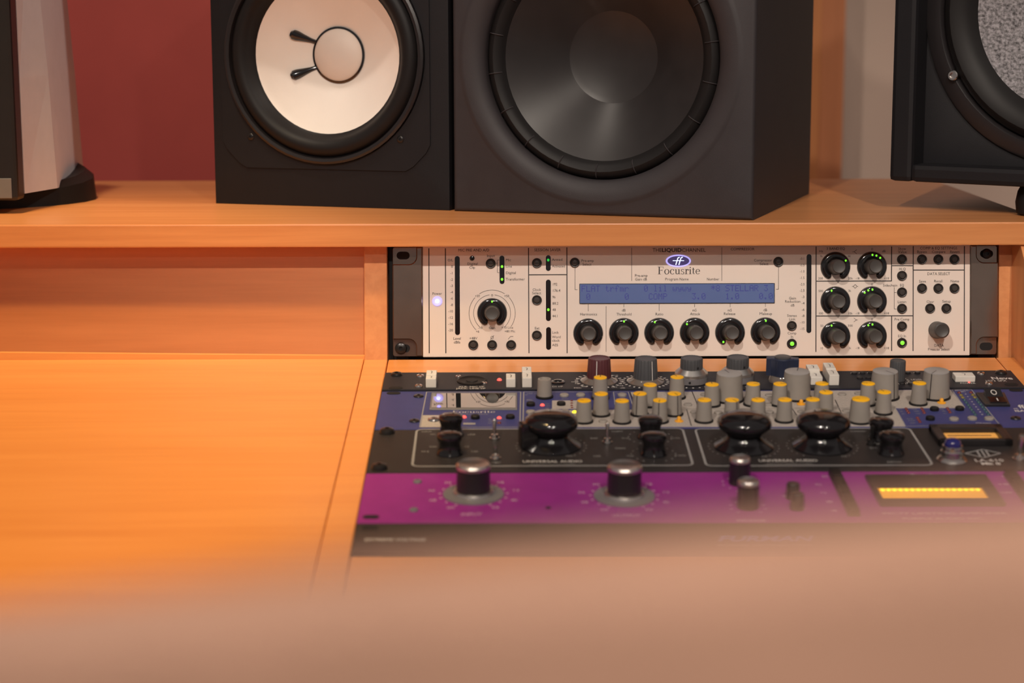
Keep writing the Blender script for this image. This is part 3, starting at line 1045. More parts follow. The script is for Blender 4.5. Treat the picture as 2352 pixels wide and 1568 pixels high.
toggle(la, 1136, 1008, (R(-14), 0, 0))
toggle(la, 1138, 1053, (R(14), 0, 0)).scale = (1, 1, .7)
toggle(la, 1395, 1017, (R(-12), 0, 0))
toggle(la, 2001, 1020, (R(10), 0, 0), 'black_steel')
for s, a, b, yy in (('UNIVERSAL AUDIO', 1200, 1338, 1059.6), ('UNIVERSAL AUDIO', 1742, 1878, 1057.6)):
    la.text(s, a, b, yy, 4.4)
for s, a, b, yy in (('TELETRONIX LEVELING AMPLIFIER', 1216, 1322, 1066.6), ('TELETRONIX LEVELING AMPLIFIER', 1758, 1866, 1065.2), ('INPUT', 968, 992, 991.5), ('MIC', 988, 1001, 997.5), ('LINE', 1074, 1092, 998),
                    ('HI-Z', 968, 986, 1037), ('500', 986, 1003, 1026), ('-15', 1062, 1078, 1026), ('2.0K', 1082, 1099, 1037), ('POLARITY', 1405, 1430, 991), ('200', 1355, 1373, 1006.5), ('70 Hz', 1427, 1445, 1006.5),
                    ('GAIN', 1412, 1436, 1029.5), ('100', 1361, 1380, 1047.5), ('10 kHz', 1438, 1455, 1047), ('STANDARD', 1953, 1990, 990.5), ('LIMIT', 2035, 2070, 990), ('GR', 2010, 2021, 1019.5), ('COMP', 1997, 2015, 1029),
                    ('METER', 2038, 2071, 1061), ('+48V', 1128, 1150, 1062.5), ('LEVEL', 1300, 1316, 1047), ('10', 1748, 1762, 1048), ('10', 1931, 1945, 1048), ('4.5 kHz', 1540, 1562, 1006), ('7 kHz', 1550, 1575, 1046)):
    la.text(s, a, b, yy, 2.6 if len(s) < 12 else 1.7, 'print_grey')
# VU meter with amber glass
bz = [la.at(*p) for p in ((2158, 1026), (2322, 1024), (2300, 988), (2131, 989))]
xl, xr = (bz[0][0] + bz[3][0]) / 2, (bz[1][0] + bz[2][0]) / 2
yl, yh = bz[0][1], bz[3][1]
vm = link('vu_meter', G().prism(rrect(xl, xr, yl, yh, .003, 3), 0, .0006).mesh('vu_meter', 'black_satin'), la.e)
for (a, b, c, d) in ((xl, xr, yh - .009, yh), (xl, xr, yl, yl + .004), (xl, xl + .006, yl, yh), (xr - .006, xr, yl, yh)):
    link('bezel_rail', bevelled_box('bezel_rail', a, b, c, d, .0004, .0052, 'black_satin', .0008), vm)
link('amber_glass', G().prism([(xl + .006, yl + .004), (xr - .006, yl + .004), (xr - .006, yh - .009), (xl + .006, yh - .009)], .0005, .0014).mesh('amber_glass', 'meter_amber'), vm)
for t in (.35, .7):
    yy = yl + .004 + (yh - yl - .013) * t
    link('scale_line', G().box(xl + .010, xr - .010, yy, yy + .0012, .0013, .0016).mesh('scale_line', 'knob_maroon'), vm)
# jewel lamp
jw = la.part('jewel_lamp', lathe_mesh('jewel_base', [(10.2, 0), (10.2, 1.0), (9.0, 2.4), (7.2, 3.4), (7.0, 5.2), (7.6, 5.8), (7.6, 7.0), (6.6, 7.8), (6.4, 9.2), (6.9, 9.6), (6.7, 10.6), (5.6, 11.0), (0, 11.0)], 'steel', 32), 2186, 1057)
link('jewel', lathe_mesh('jewel', [(5.8, 10.6), (5.8, 12.0), (5.2, 13.8), (3.8, 15.0), (1.8, 15.6), (0, 15.7)], 'jewel_blue', 12), jw, label='faceted blue jewel')
toggle(la, 2342, 1055, (R(2), 0, 0), s=1.35)
d0, d1 = la.at(2217, 1041), la.at(2298, 1041)
t0_, t1_ = la.at(2257, 1032), la.at(2259, 1051)
la.ink('print_grey').poly([d0, (t1_[0], t1_[1]), d1, (t0_[0], t0_[1])], .0012, .00013, True)
for s in (2243, 2254, 2264):
    la.line([(s, 1034.5), (s + 9, 1048)], 1.3, 'print_grey')
la.text('LA-610', 2238, 2305, 1057, 5.0)
la.text('Mk II', 2253, 2298, 1064.5, 4.4, bold=1)
for px, py in ((889, 982), (871, 1084)):
    la.part('rack_screw', ME['screw_black'], px, 993.5 if py < 1000 else 1076).scale = (1.2, 1.2, 1.6)
la.done()

# ------------------------------------------------------------------ 2U purple limiter
mc = Dev('purple_limiter', 'vivid purple limiter unit with aluminium topped black knobs and glowing meter', 2, 5, 'purple_panel')
kn_body = lathe_mesh('limiter_knob', [(11.2, 2.0), (11.0, 3), (10.8, 18.2), (0, 18.2)], 'black_satin', 44, fluted(30, .03))
kn_cap = lathe_mesh('metal_cap', [(10.9, 18.2), (10.9, 20.0), (9.9, 21.2), (9.2, 20.8), (0, 20.4)], 'brushed_cap', 40)
kn_skirt = lathe_mesh('dial_skirt', [(19.5, 0), (19.5, .7), (13.2, 1.2), (12.4, 2.6), (0, 2.6)], 'silver_strip', 48)
kn_lip = lathe_mesh('dial_lip', [(12.6, 2.2), (12.2, 3.2), (11.3, 3.4), (0, 3.4)], 'brushed_cap', 40)
for px, py, lab in ((1087, 1066, 'INPUT'), (1435, 1070, 'OUTPUT')):
    k = mc.part('dial_knob', kn_body, px, py, .0204)
    link('metal_cap', kn_cap, k)
    link('skirt', kn_skirt, k)
    link('dial_lip', kn_lip, k)
    mc.ticks(px, py, 21.6, 15, -150, 150, 'print_pink', h=.0204, w=1.7, dots=True)
    cx, cy = mc.at(px, py, .0204)
    for i, s in enumerate(('00', '48', '36', '30', '24', '18', '12', '6', '0')):
        a = R(-150 + 300 * i / 8)
        xx, yy = cx + 28 * MM * sin(a), cy + 27 * MM * cos(a)
        put_text(mc.ink('print_pink'), s, xx - .0025, xx + .0025, yy, .0032, .00015)
mc.text('INPUT', 1058, 1107, 1181, 4.0, 'print_pink')
mc.text('OUTPUT', 1406, 1472, 1183, 4.0, 'print_pink')
sk_body = lathe_mesh('limiter_knob', [(6.9, .4), (6.8, 15.4), (0, 15.4)], 'black_satin', 36, fluted(24, .03))
sk_cap = lathe_mesh('metal_cap', [(6.8, 15.4), (6.8, 17.0), (6.1, 18.0), (5.6, 17.6), (0, 17.4)], 'brushed_cap', 32)
for px, py in ((1700, 1052), (1719.5, 1104)):
    k = mc.part('timing_knob', sk_body, px, py, .0174)
    link('metal_cap', sk_cap, k)
    mc.ticks(px, py, 11.0, 9, -140, 140, 'print_pink', h=.0174, w=1.5, dots=True)
mc.text('ATTACK', 1690, 1728, 1128, 3.2, 'print_pink')
mc.text('RELEASE', 1692, 1760, 1193.5, 4.0, 'print_pink')
pb = lathe_mesh('push_knob', [(4.4, 0), (4.3, 9.0), (3.6, 10.2), (0, 10.4)], 'black_satin', 28)
for px, py in ((1822, 1108), (1832, 1131)):
    mc.part('push_knob', pb, px, py, .0104)
mc.text('IN', 1797, 1814, 1138.5, 3.4, 'print_pink')
mc.text('LINK', 1817, 1852, 1166.5, 3.4, 'print_pink')
# button ladders in a dark channel
def ladder(px0, px1, py0, py1, n):
    a, b = mc.at(px0, py1), mc.at(px1, py0)
    xa = mc.at(px0, (py0 + py1) / 2)[0]
    xb = mc.at(px1, (py0 + py1) / 2)[0]
    k = link('button_ladder', G().prism(rrect(xa, xb, a[1], b[1], .001, 2), 0, .0005).mesh('button_ladder', 'black_hole'), mc.e)
    for i in range(n):
        y0 = a[1] + (b[1] - a[1]) * i / n
        y1 = a[1] + (b[1] - a[1]) * (i + 1) / n
        link('ladder_button', bevelled_box('ladder_button', xa + .0006, xb - .0006, y0 + .0004, y1 - .0004, .0004, .0042, 'black_rubber', .0006), k)


ladder(1925, 1953, 1086, 1184, 5)
ladder(2338, 2368, 1088, 1184, 4)
for s, x, yy in (('20', 1894, 1094), ('ALL', 1880, 1112), ('12', 1891, 1131), ('8', 1905, 1151), ('4', 1915, 1171)):
    mc.text(s, x - 8, x + 8, yy, 3.4, 'print_pink')
for s, x, yy in (('GR', 2314, 1093), ('+8', 2303, 1111), ('OFF', 2312, 1130)):
    mc.text(s, x - 14, x + 14, yy, 3.4, 'print_pink')
mc.text('Purple', 2086, 2148, 1090.5, 4.6, 'print_pink', bold=1, shear=.3)
mc.text('MC77 LIMITING AMPLIFIER', 2026, 2314, 1176.5, 3.6, 'print_pink')
mc.text('PURPLE AUDIO INC.', 2072, 2262, 1188, 3.6, 'print_pink')
# lit meter
a, b = mc.at(2017, 1162), mc.at(2306, 1162)
c_ = mc.at(2269, 1095)
d_ = mc.at(1990, 1096)
xl, xr, yl, yh = (a[0] + d_[0]) / 2, (b[0] + c_[0]) / 2, a[1], d_[1]
vm = link('vu_meter', G().prism(rrect(xl, xr, yl, yh, .002, 3), 0, .0006).mesh('vu_meter', 'black_satin'), mc.e)
e0, e1 = mc.at(2027, 1150)[1], mc.at(2014, 1124)[1]
wl, wr = mc.at(2021, 1137)[0], mc.at(2263, 1137)[0]
for q in ((xl, xr, e1, yh), (xl, xr, yl, e0), (xl, wl, e0, e1), (wr, xr, e0, e1)):
    link('bezel_rail', bevelled_box('bezel_rail', *q, .0004, .0024, 'black_satin', .0006), vm)
link('lit_window', G().prism([(wl, e0), (wr, e0), (wr, e1), (wl, e1)], .0005, .0012).mesh('lit_window', 'meter_lit'), vm, label='glowing amber meter scale')
for i in range(17):
    o = link('bulb', ME['led_yellow'], vm, (wl + .003 + (wr - wl - .006) * i / 16, e1 - .0032, .0012))
    o.scale = (1.45, 1.9, .8)
for px, py in ((959, 1107), (950.5, 1172)):
    mc.part('screw', ME['screw_grey'], px, py)
mc.part('rack_slot', ME['slot'], 852, 1187)
mc.part('set_screw', lathe_mesh('set_screw', [(1.8, 0), (1.8, .3), (0, .3)], 'black_hole', 14), 1259.4, 1166)
mc.done()

# ------------------------------------------------------------------ 1U power distribution
fu = Dev('power_conditioner', 'plain blackish brown power strip panel below the purple limiter', 1, 7, 'brown_black_panel')
fu.text('EXTREME VOLTAGE', 838, 978, 1238.5, 4.4)
fu.text('FURMAN', 1645, 1862, 1233.5, 8.0, 'print_blue', bold=1, shear=.35)
fu.text('POWER DISTRIBUTION', 1648, 1868, 1248.5, 3.2, 'print_grey')
fu.part('rack_slot', ME['slot'], 850, 1212)
fu.done()

# ------------------------------------------------------------------ 2U white channel strip in the upright bay
LC = thing('channel_strip', 'cream faced rack unit with blue display and dark knobs in the upright bay', 'rack unit', FACE.o, (FACE.rotx, 0, 0))
PXM = 2.884  # photo pixels for a millimetre on this face


def fx(px, py, h=0.0):
    return FACE.hit(px, py, h)


def lpart(name, me, px, py, z=0.0, rz=0.0, parent=None, label=None):
    x, y = fx(px, py)
    return link(name, me, parent or LC, (x, y, z), (0, 0, rz), label)


LH = 0.0881
pl0, pl1 = fx(971, 700)[0], fx(2228, 700)[0]
link('chassis', G().box(.016, RW - .016, .001, LH - .001, -.06, -.0042).mesh('chassis', 'black_satin'), LC)
link('front_panel', bevelled_box('front_panel', pl0, pl1, 0, LH, -.0038, 0, 'cream_panel', .0007), LC)


def ear(mirror):
    s = (lambda x: RW - x) if mirror else (lambda x: x)

    def pts(l):
        q = [(s(a * MM), b * MM) for a, b in l]
        return q[::-1] if mirror else q
    w = (RW - pl1 if mirror else pl0) / MM - .15
    k = link('rack_ear', G().prism(pts(rrect(0, w, 0.4, 87.7, 2.0)), -.0065, -.0040, .0004).mesh('rack_ear', 'dark_chrome'), LC)
    out = [(w, .6), (w, 87.5)]

    def corner(cx, cy, r, a0, a1, n=7):
        return [(cx + r * cos(R(a0 + (a1 - a0) * i / n)), cy + r * sin(R(a0 + (a1 - a0) * i / n))) for i in range(n + 1)]
    # moulded cover with quarter-round notches at the two outer corners
    out = [(w - 5.2, .6), (w, .6), (w, 87.5), (w - 4.8, 87.5)]
    out += [(w - 4.8, 80)] + corner(w - 10.8, 80 - 0.0, 6.0, 0, -90) [1:]
    out += [(.6, 74.0), (.2, 73.0), (.2, 15.2), (.6, 14.2)]
    out += corner(w - 11.2, 8.2, 6.0, 90, 0)
    link('ear_cover', G().prism(pts(out), -.0040, .0012, .0008).mesh('ear_cover', 'dark_chrome'), k)
    for yy in (7.0, 81.0):
        o = link('rack_slot', ME['slot'], k, (s(8.5 * MM), yy * MM, -.0041))
        o.scale = (1.0, 1.0, 1.0)
    return k


el = ear(False)
er = ear(True)
link('rack_screw', ME['screw_black'], el, (6.4 * MM, 7.0 * MM, -.0040)).scale = (1.05, 1.05, 1.2)
link('rack_screw', ME['screw_black'], er, (RW - 8.5 * MM, 81 * MM, -.0040)).scale = (.9, .9, 1.2)

# printed rules and lettering
ink = G()


def ln(pts, w=.7):
    ink.poly([fx(*p) for p in pts], w * MM, .00012)


for pts in ([(985, 570), (986, 811)], [(1023, 570), (1024, 811)], [(1214, 569), (1215, 811)], [(1302, 568), (1302.5, 811)], [(1874.5, 566), (1874, 808)], [(2097.5, 565), (2097, 806)],
            [(2215, 565), (2214.5, 806)], [(2048, 566), (2047.5, 645.5)], [(2048, 726), (2048, 806)], [(1215, 631), (1302, 630.5)], [(1875, 645.5), (2048, 645)],
            [(2048, 610), (2098, 610)], [(2098, 620), (2215, 620)], [(1875, 725.5), (2098, 725)]):
    ln(pts, .75)
for pts in ([(1451, 569), (1451, 645)], [(1658, 568), (1658, 645)], [(1392, 703), (1392, 808)], [(1320.5, 615), (1320.5, 665), (1326.5, 665)], [(1788, 614), (1788, 664), (1782, 664)],
            [(1351, 698), (1351, 714.5)], [(1433, 698), (1433, 705.5)], [(1514, 698), (1514, 714)], [(1595.5, 698), (1595.5, 705)], [(1677, 697), (1677, 705)], [(1758, 697), (1758, 704.5)],
            [(1147, 597), (1142.5, 597), (1142.5, 626), (1147, 626)], [(1139, 604.5), (1142.5, 604.5)], [(1142.5, 611), (1146, 611)],
            [(2059, 671.5), (2053.8, 671.5)], [(2054, 660), (2054, 709.5), (2059, 709.5)],
            [(1167, 779), (1172.5, 772.5), (1179, 772.5)], [(1126, 780), (1134.5, 770)],
            [(1958, 578), (1962, 578)], [(1968, 573), (1962, 578), (1968, 583)], [(1957, 657.5), (1960, 657.5)], [(1968.5, 657.5), (1971, 657.5)], [(1960, 657.5), (1964.3, 653), (1968.5, 657.5), (1964.3, 662), (1960, 657.5)],
            [(1961, 730), (1967, 734.6), (1961, 739)], [(1967, 734.6), (1970, 734.6)]):
    ln(pts, .32)
cx, cy = fx(1130.3, 719)
ink.arc(cx, cy, 42.4 / PXM * MM, -140, -8, .0003, .00012)
ink.arc(cx, cy, 42.4 / PXM * MM, 8, 140, .0003, .00012)
ink.arc(cx, cy, 53 / PXM * MM, -136, -48, .0003, .00012)
ink.arc(cx, cy, 53 / PXM * MM, 48, 126, .0003, .00012)
ink.arc(cx, cy, 53 / PXM * MM, -33, 33, .0003, .00012)
for i in range(12):
    a0, a1 = 2 * pi * i / 12, 2 * pi * (i + 1) / 12
    x, y = fx(1130.3, 775)
    ink.quadline((x + .0011 * cos(a0), y + .0011 * sin(a0)), (x + .0011 * cos(a1), y + .0011 * sin(a1)), .0003, .00012)
TXT = [
    ('MIC PRE AND A/D', 1052, 1124, 574.3, 6.4), ('SESSION SAVER', 1227, 1288, 573.6, 6.4), ('O/L', 1028, 1040.5, 597.3, 5.6), ('0', 1036, 1040.5, 612, 5.6), ('-1', 1034, 1040.5, 627, 5.6), ('-2', 1034, 1040.5, 641.7, 5.6),
    ('-3', 1034, 1040.5, 656, 5.6), ('-4', 1034, 1040.5, 670.7, 5.6), ('-6', 1034, 1040.5, 685, 5.6), ('-8', 1034, 1040.5, 700, 5.6), ('-10', 1029.5, 1040.5, 714.6, 5.6), ('-12', 1029.5, 1040.5, 729, 5.6),
    ('-16', 1029.5, 1040.5, 743.6, 5.6), ('-20', 1029.5, 1040.5, 758, 5.6), ('Digital', 1073, 1097.4, 605.6, 5.8), ('Clip', 1077.8, 1091.4, 614, 5.8), ('Input', 1118, 1137, 587, 5.8), ('Mic', 1161.6, 1174, 596.8, 5.8),
    ('Line', 1161.6, 1176, 611.4, 5.8), ('Digital', 1161.6, 1185.3, 626.3, 5.8), ('Transformer', 1161.6, 1205.5, 641, 5.8), ('Armed', 1267.7, 1292, 596, 5.8), ('Activated', 1267.7, 1298, 611, 5.8), ('192', 1268.6, 1280, 652.5, 5.8),
    ('176.4', 1268.6, 1287, 667, 5.8), ('96', 1268.6, 1276, 682, 5.8), ('88.2', 1268.6, 1282.6, 696.5, 5.8), ('48', 1268.6, 1276.6, 711, 5.8), ('44.1', 1268.6, 1282, 725.5, 5.8), ('Clock', 1223, 1242.4, 665, 5.8),
    ('Select', 1222, 1243, 672.7, 5.8), ('Ext', 1228, 1239, 753.4, 5.8), ('Lock', 1268, 1283, 763, 5.8), ('Word', 1268, 1288, 773.6, 5.8), ('clock', 1268, 1285.4, 781.6, 5.8), ('AES', 1268, 1282, 792, 5.8), ('Power', 992.8, 1015, 674, 5.8),
    ('+30', 1091, 1102, 679.5, 5.2), ('0', 1128, 1132.5, 678, 5.2), ('+50', 1158, 1169.6, 679.5, 5.2), ('-10', 1098, 1108, 752.6, 5.2), ('Gain', 1122.7, 1138, 752.6, 5.4), ('+10 Line', 1151.7, 1178.8, 752, 5.2), ('+6', 1093, 1101, 761, 5.2),
    ('+80 Mic', 1158.8, 1183.5, 760.5, 5.2), ('Level', 1041, 1059, 777, 5.8), ('dBfs', 1042, 1057.4, 785.7, 5.8), ('+48V', 1077.8, 1096.5, 776.4, 5.4), ('COMPRESSOR', 1678, 1733, 571.8, 5.8),
    ('Pre-amp', 1335, 1364, 598.4, 5.8), ('Select', 1337.7, 1358.5, 606.7, 5.8), ('Compressor', 1731.5, 1773.7, 597.4, 5.8), ('Select', 1744.6, 1765, 605.7, 5.8), ('Pre-amp', 1457.6, 1487.7, 632.5, 5.8), ('Gain dB', 1458.6, 1486, 641, 5.8),
    ('Program Name', 1527.6, 1581.8, 640.8, 5.8), ('Number', 1623, 1652, 640.8, 5.8), ('-0.1', 1837, 1848, 593.7, 5.4), ('-0.5', 1837, 1848, 608.7, 5.4), ('-1.0', 1837, 1848, 623, 5.4), ('-1.5', 1837, 1848, 637.8, 5.4), ('-2.0', 1837, 1848, 652.6, 5.4),
    ('-2.5', 1837, 1848, 667, 5.4), ('-3', 1841, 1848, 681.7, 5.4), ('-4', 1841, 1848, 696, 5.4), ('-6', 1841, 1848, 710.8, 5.4), ('-8', 1841, 1848, 725, 5.4), ('-10', 1838, 1848, 740, 5.4), ('-15', 1838, 1848, 754.7, 5.4),
    ('Gain', 1811.8, 1828.6, 684.5, 5.8), ('Reduction', 1802.5, 1839, 692, 5.8), ('dB', 1815.6, 1825, 700.8, 5.8), ('Stereo', 1807.6, 1830.6, 724.6, 5.8), ('Link', 1812, 1827, 732.6, 5.8), ('Comp', 1808.6, 1829.4, 764.8, 5.8), ('In', 1816, 1822, 772.8, 5.8),
    ('Harmonics', 1332, 1371.8, 721.3, 6), ('dB', 1428, 1437, 712.3, 6), ('Threshold', 1415.7, 1450.6, 721.3, 6), ('Ratio', 1505, 1523.8, 721, 6), ('mS', 1590, 1600, 712, 6), ('Attack', 1584.8, 1607.9, 720.5, 6), ('mS', 1671, 1681, 712, 6),
    ('Release', 1662, 1689.4, 720.3, 6), ('dB', 1753, 1762, 711.5, 6), ('Makeup', 1744, 1773.7, 720, 6), ('3 BAND EQ', 1898, 1941, 570.7, 5.8), ('Hz', 1881, 1890.5, 576.6, 5.2), ('1k', 1883, 1889, 587.7, 5), ('6k', 1947.7, 1953.8, 587.7, 5),
    ('0', 2001, 2004.8, 571.8, 5), ('dB', 2025.7, 2034, 576.6, 5.2), ('200', 1878.7, 1890, 639, 5), ('20k', 1947.7, 1958.6, 639, 5), ('-18', 1965, 1974, 639, 5), ('+18', 2030, 2042, 639, 5), ('500', 1879.6, 1890.7, 668, 5), ('3k', 1948, 1954.7, 667.5, 5),
    ('0', 2001, 2004.8, 652.7, 5), ('100', 1879.6, 1890.7, 719.4, 5), ('10k', 1947.7, 1958, 719.4, 5), ('-18', 1965, 1974, 719.2, 5), ('+18', 2030, 2042, 719.2, 5), ('50', 1884, 1891, 748, 5), ('300', 1947, 1958.6, 747.6, 5), ('0', 2001, 2004.8, 733, 5),
    ('10', 1883.5, 1890.5, 799.5, 5), ('1k', 1949, 1954.7, 799, 5), ('-18', 1965, 1974, 799, 5), ('+18', 2030, 2042, 799, 5), ('Show', 2062.5, 2081, 571, 5.8), ('Value', 2062.5, 2082.7, 578.3, 5.8), ('Hi Q', 2065, 2080.5, 617.5, 5.8),
    ('Sidechain', 2027.6, 2061.4, 655, 5.8), ('EQ', 2066.8, 2076.6, 654.7, 5.8), ('Listen', 2061.6, 2082, 692.8, 5.8), ('Pre Comp', 2054, 2088.8, 732.9, 5.8), ('EQ In', 2062.5, 2081, 771.4, 5.8), ('COMP & EQ SETTINGS', 2113, 2198.7, 569.6, 6),
    ('Bypass', 2106, 2129, 578, 5.8), ('Compare', 2140, 2171.5, 578, 5.8), ('Revert', 2181.8, 2204, 578, 5.8), ('DATA SELECT', 2129.5, 2182.4, 628.4, 6.2), ('Save', 2110.6, 2126.9, 645.8, 5.8), ('Recall', 2145, 2165, 645.4, 5.8),
    ('Name', 2182.8, 2203, 645.4, 5.8), ('Clear', 2127.8, 2145.4, 692.6, 5.8), ('Setup', 2164, 2184, 691.7, 5.8), ('DATA', 2145.4, 2167.6, 793, 6.2), ('Press to Select', 2131, 2181, 801.9, 5.8),
    ('THE', 1498.7, 1519.5, 574, 8.2), ('CHANNEL', 1566, 1621, 574, 8.2)]
for s, a, b, yy, cap in TXT:
    x0, y0 = fx(a, yy)
    x1, y1 = fx(b, yy)
    put_text(ink, s, x0, x1, (y0 + y1) / 2, cap / PXM * MM, .00014)
x0, y0 = fx(1519.5, 574)
x1, _ = fx(1566, 574)
put_text(ink, 'LIQUID', x0, x1, y0, 8.2 / PXM * MM, .00014, bold=1)
x0, y0 = fx(1510, 629.5)
x1, _ = fx(1608.6, 629.5)
serif_word(ink, x0, x1, y0, 17 / PXM * MM, .00014)
link('printed_lettering', ink.mesh('printed_lettering', 'ink'), LC)

# glowing oval badge
bx, by = fx(1558, 599)
NB = 40
bd = link('oval_badge', G().prism([(28.9 / PXM * MM * cos(2 * pi * i / NB), 14.4 / PXM * MM * sin(2 * pi * i / NB)) for i in range(NB)], 0, .0005, .0002).mesh('oval_badge', 'violet_glow'), LC, (bx, by, 0))
link('badge_field', G().prism([(25.0 / PXM * MM * cos(2 * pi * i / NB), 11.2 / PXM * MM * sin(2 * pi * i / NB)) for i in range(NB)], .0004, .0006).mesh('badge_field', 'violet_dark'), bd)
g = G()
q = 1 / PXM * MM
g.poly([(-6 * q, -9 * q), (-1 * q, 7 * q), (3 * q, 8.5 * q)], 2.2 * q, .0007)
g.poly([(1 * q, -9 * q), (6 * q, 7 * q), (10 * q, 8.5 * q)], 2.2 * q, .0007)
g.poly([(-13 * q, .6 * q), (13 * q, .6 * q)], 1.6 * q, .00072)
link('badge_emblem', g.mesh('badge_emblem', 'led_white_blue'), bd)

# display
LCDF = {'F': '11111 10000 10000 11110 10000 10000 10000', 'L': '10000 10000 10000 10000 10000 10000 11111', 'A': '01110 10001 10001 11111 10001 10001 10001', 'T': '11111 00100 00100 00100 00100 00100 00100',
        't': '01000 01000 11100 01000 01000 01001 00110', 'r': '00000 00000 10110 11001 10000 10000 10000', 'f': '00110 01001 01000 11100 01000 01000 01000', 'm': '00000 00000 11010 10101 10101 10101 10101',
        '0': '01110 10001 10011 10101 11001 10001 01110', 'l': '01100 00100 00100 00100 00100 00100 01110', 'i': '00100 00000 01100 00100 00100 00100 01110', 'w': '00000 00000 10001 10001 10101 10101 01010',
        'y': '00000 00000 10001 10001 01111 00001 01110', '*': '00100 10101 01110 10101 00100 00000 00000', '8': '01110 10001 10001 01110 10001 10001 01110', 'S': '01111 10000 10000 01110 00001 00001 11110',
        'E': '11111 10000 10000 11110 10000 10000 11111', 'R': '11110 10001 10001 11110 10100 10010 10001', '3': '11111 00010 00100 00010 00001 10001 01110', 'C': '01110 10001 10000 10000 10000 10001 01110',
        'O': '01110 10001 10001 10001 10001 10001 01110', 'M': '10001 11011 10101 10101 10001 10001 10001', 'P': '11110 10001 10001 11110 10000 10000 10000', '1': '00100 01100 00100 00100 00100 00100 01110', '.': '00000 00000 00000 00000 00000 01100 01100'}
p0, p1 = fx(1332, 696), fx(1778, 651)
dsp = link('display', G().box(p0[0], p1[0], p0[1], p1[1], 0, .0005).mesh('display', 'lcd_glass'), LC, label='blue backlit character display')
for (a, b, c, d) in ((p0[0] - .0003, p1[0] + .0003, p1[1], p1[1] + .0004), (p0[0] - .0003, p1[0] + .0003, p0[1] - .0005, p0[1]), (p0[0] - .0004, p0[0], p0[1], p1[1]), (p1[0], p1[0] + .0004, p0[1], p1[1])):
    link('display_edge', G().box(a, b, c, d, 0, .0008).mesh('display_edge', 'black_satin'), dsp)
g = G()
pitch = 11.02 / PXM * MM
for row, yy in (([(0, 'FLAT'), (5, 'trfmr'), (13, '0'), (15, 'lil'), (19, 'wywy'), (27, '*8'), (30, 'STELLAR'), (38, '3')], 656.5), ([(1, '0'), (9, '0'), (14, 'COMP'), (23, '3.0'), (30, '1.0'), (37, '0.0')], 675)):
    for c0, s in row:
        for i, ch in enumerate(s):
            x0, y0 = fx(1336.5, yy)
            x0 += (c0 + i) * pitch
            for r_, bits in enumerate(LCDF[ch].split()):
                for c, bit in enumerate(bits):
                    if bit == '1':
                        xx = x0 + c * pitch / 6.0
                        y2 = y0 - r_ * 2.05 / PXM * MM
                        s_ = .26 * MM
                        g.add([(xx - s_, y2 - s_ * 1.1, .00056), (xx + s_, y2 - s_ * 1.1, .00056), (xx + s_, y2 + s_ * 1.1, .00056), (xx - s_, y2 + s_ * 1.1, .00056)], [(0, 1, 2, 3)])
link('display_characters', g.mesh('display_characters', 'lcd_pixel'), dsp)

# slots with LED windows
for px, y0, y1 in ((1050.5, 588, 769), (1153, 587, 652), (1259.3, 586, 622), (1259.5, 642, 737), (1260, 751, 803), (1858, 583.5, 764.5)):
    (xa, ya), (xb, yb_) = fx(px, y1), fx(px, y0)
    hw = 5.6 / PXM * MM
    k = link('meter_slot', G().prism(stadium(0, (ya + yb_) / 2, hw, (yb_ - ya) / 2), 0, .0003, .0001).mesh('meter_slot', 'black_gloss'), LC, ((xa + xb) / 2, 0, 0))
lpart('clip_light', lathe_mesh('clip_light', [(2.0, 0), (2.0, .4), (1.4, 1.1), (0, 1.3)], 'black_gloss', 20), 1084.3, 593)
for px, py, kd in ((1153, 612, 'led_green'), (1153, 641.3, 'led_green'), (1259.2, 597, 'led_green_dim'), (1259.4, 711, 'led_green')):
    lpart('indicator_light', ME[kd], px, py, .0002).scale = (1, 1.15, .8)
# power light
pw = lpart('power_light', lathe_mesh('power_ring', [(4.0, 0), (4.0, .5), (3.5, 1.0), (2.7, 1.0), (2.5, .6), (0, .6)], 'violet_glow', 28), 1004.3, 691.5)
link('lens', lathe_mesh('lens', [(1.75, .5), (1.65, 1.2), (1.0, 1.7), (0, 1.8)], 'led_white_blue', 20), pw)
# push buttons
bez = lathe_mesh('push_button', [(3.95, 0), (3.95, .9), (3.5, 1.4), (3.0, 1.3), (2.7, .7), (0, .7)], 'button_bezel', 28)
capm = lathe_mesh('button_cap', [(2.35, .6), (2.35, 1.5), (1.9, 2.0), (0, 2.1)], 'button_cap', 24)
capg = lathe_mesh('lit_lens', dome(1.75, 0.7), 'led_green', 20)
rim = lathe_mesh('button_rim', [(4.5, 0), (4.5, .15), (3.9, .2), (0, .2)], 'cream_panel', 28)
for px, py in ((1127, 605), (1233, 604), (1233, 689), (1233, 770), (1087, 792), (1130.3, 792), (1174, 792), (1320, 603), (1787.5, 601), (1818.5, 748), (1818.5, 789), (2071.5, 595.5), (2071.5, 633), (2071.5, 671),
               (2071.5, 708.5), (2071.5, 749), (2071.5, 787), (2117.5, 595.5), (2155, 595.5), (2192, 595.5), (2117.5, 662), (2155, 662), (2192, 662), (2136, 708), (2173.5, 708)):
    k = lpart('push_button', bez, px, py)
    lit = (px, py) in ((1818.5, 789), (2071.5, 787))
    bc_ = link('button_cap', capm, k)
    if lit:
        link('indicator_light', capg, k, (0, 0, .0018), label='lit green button light')


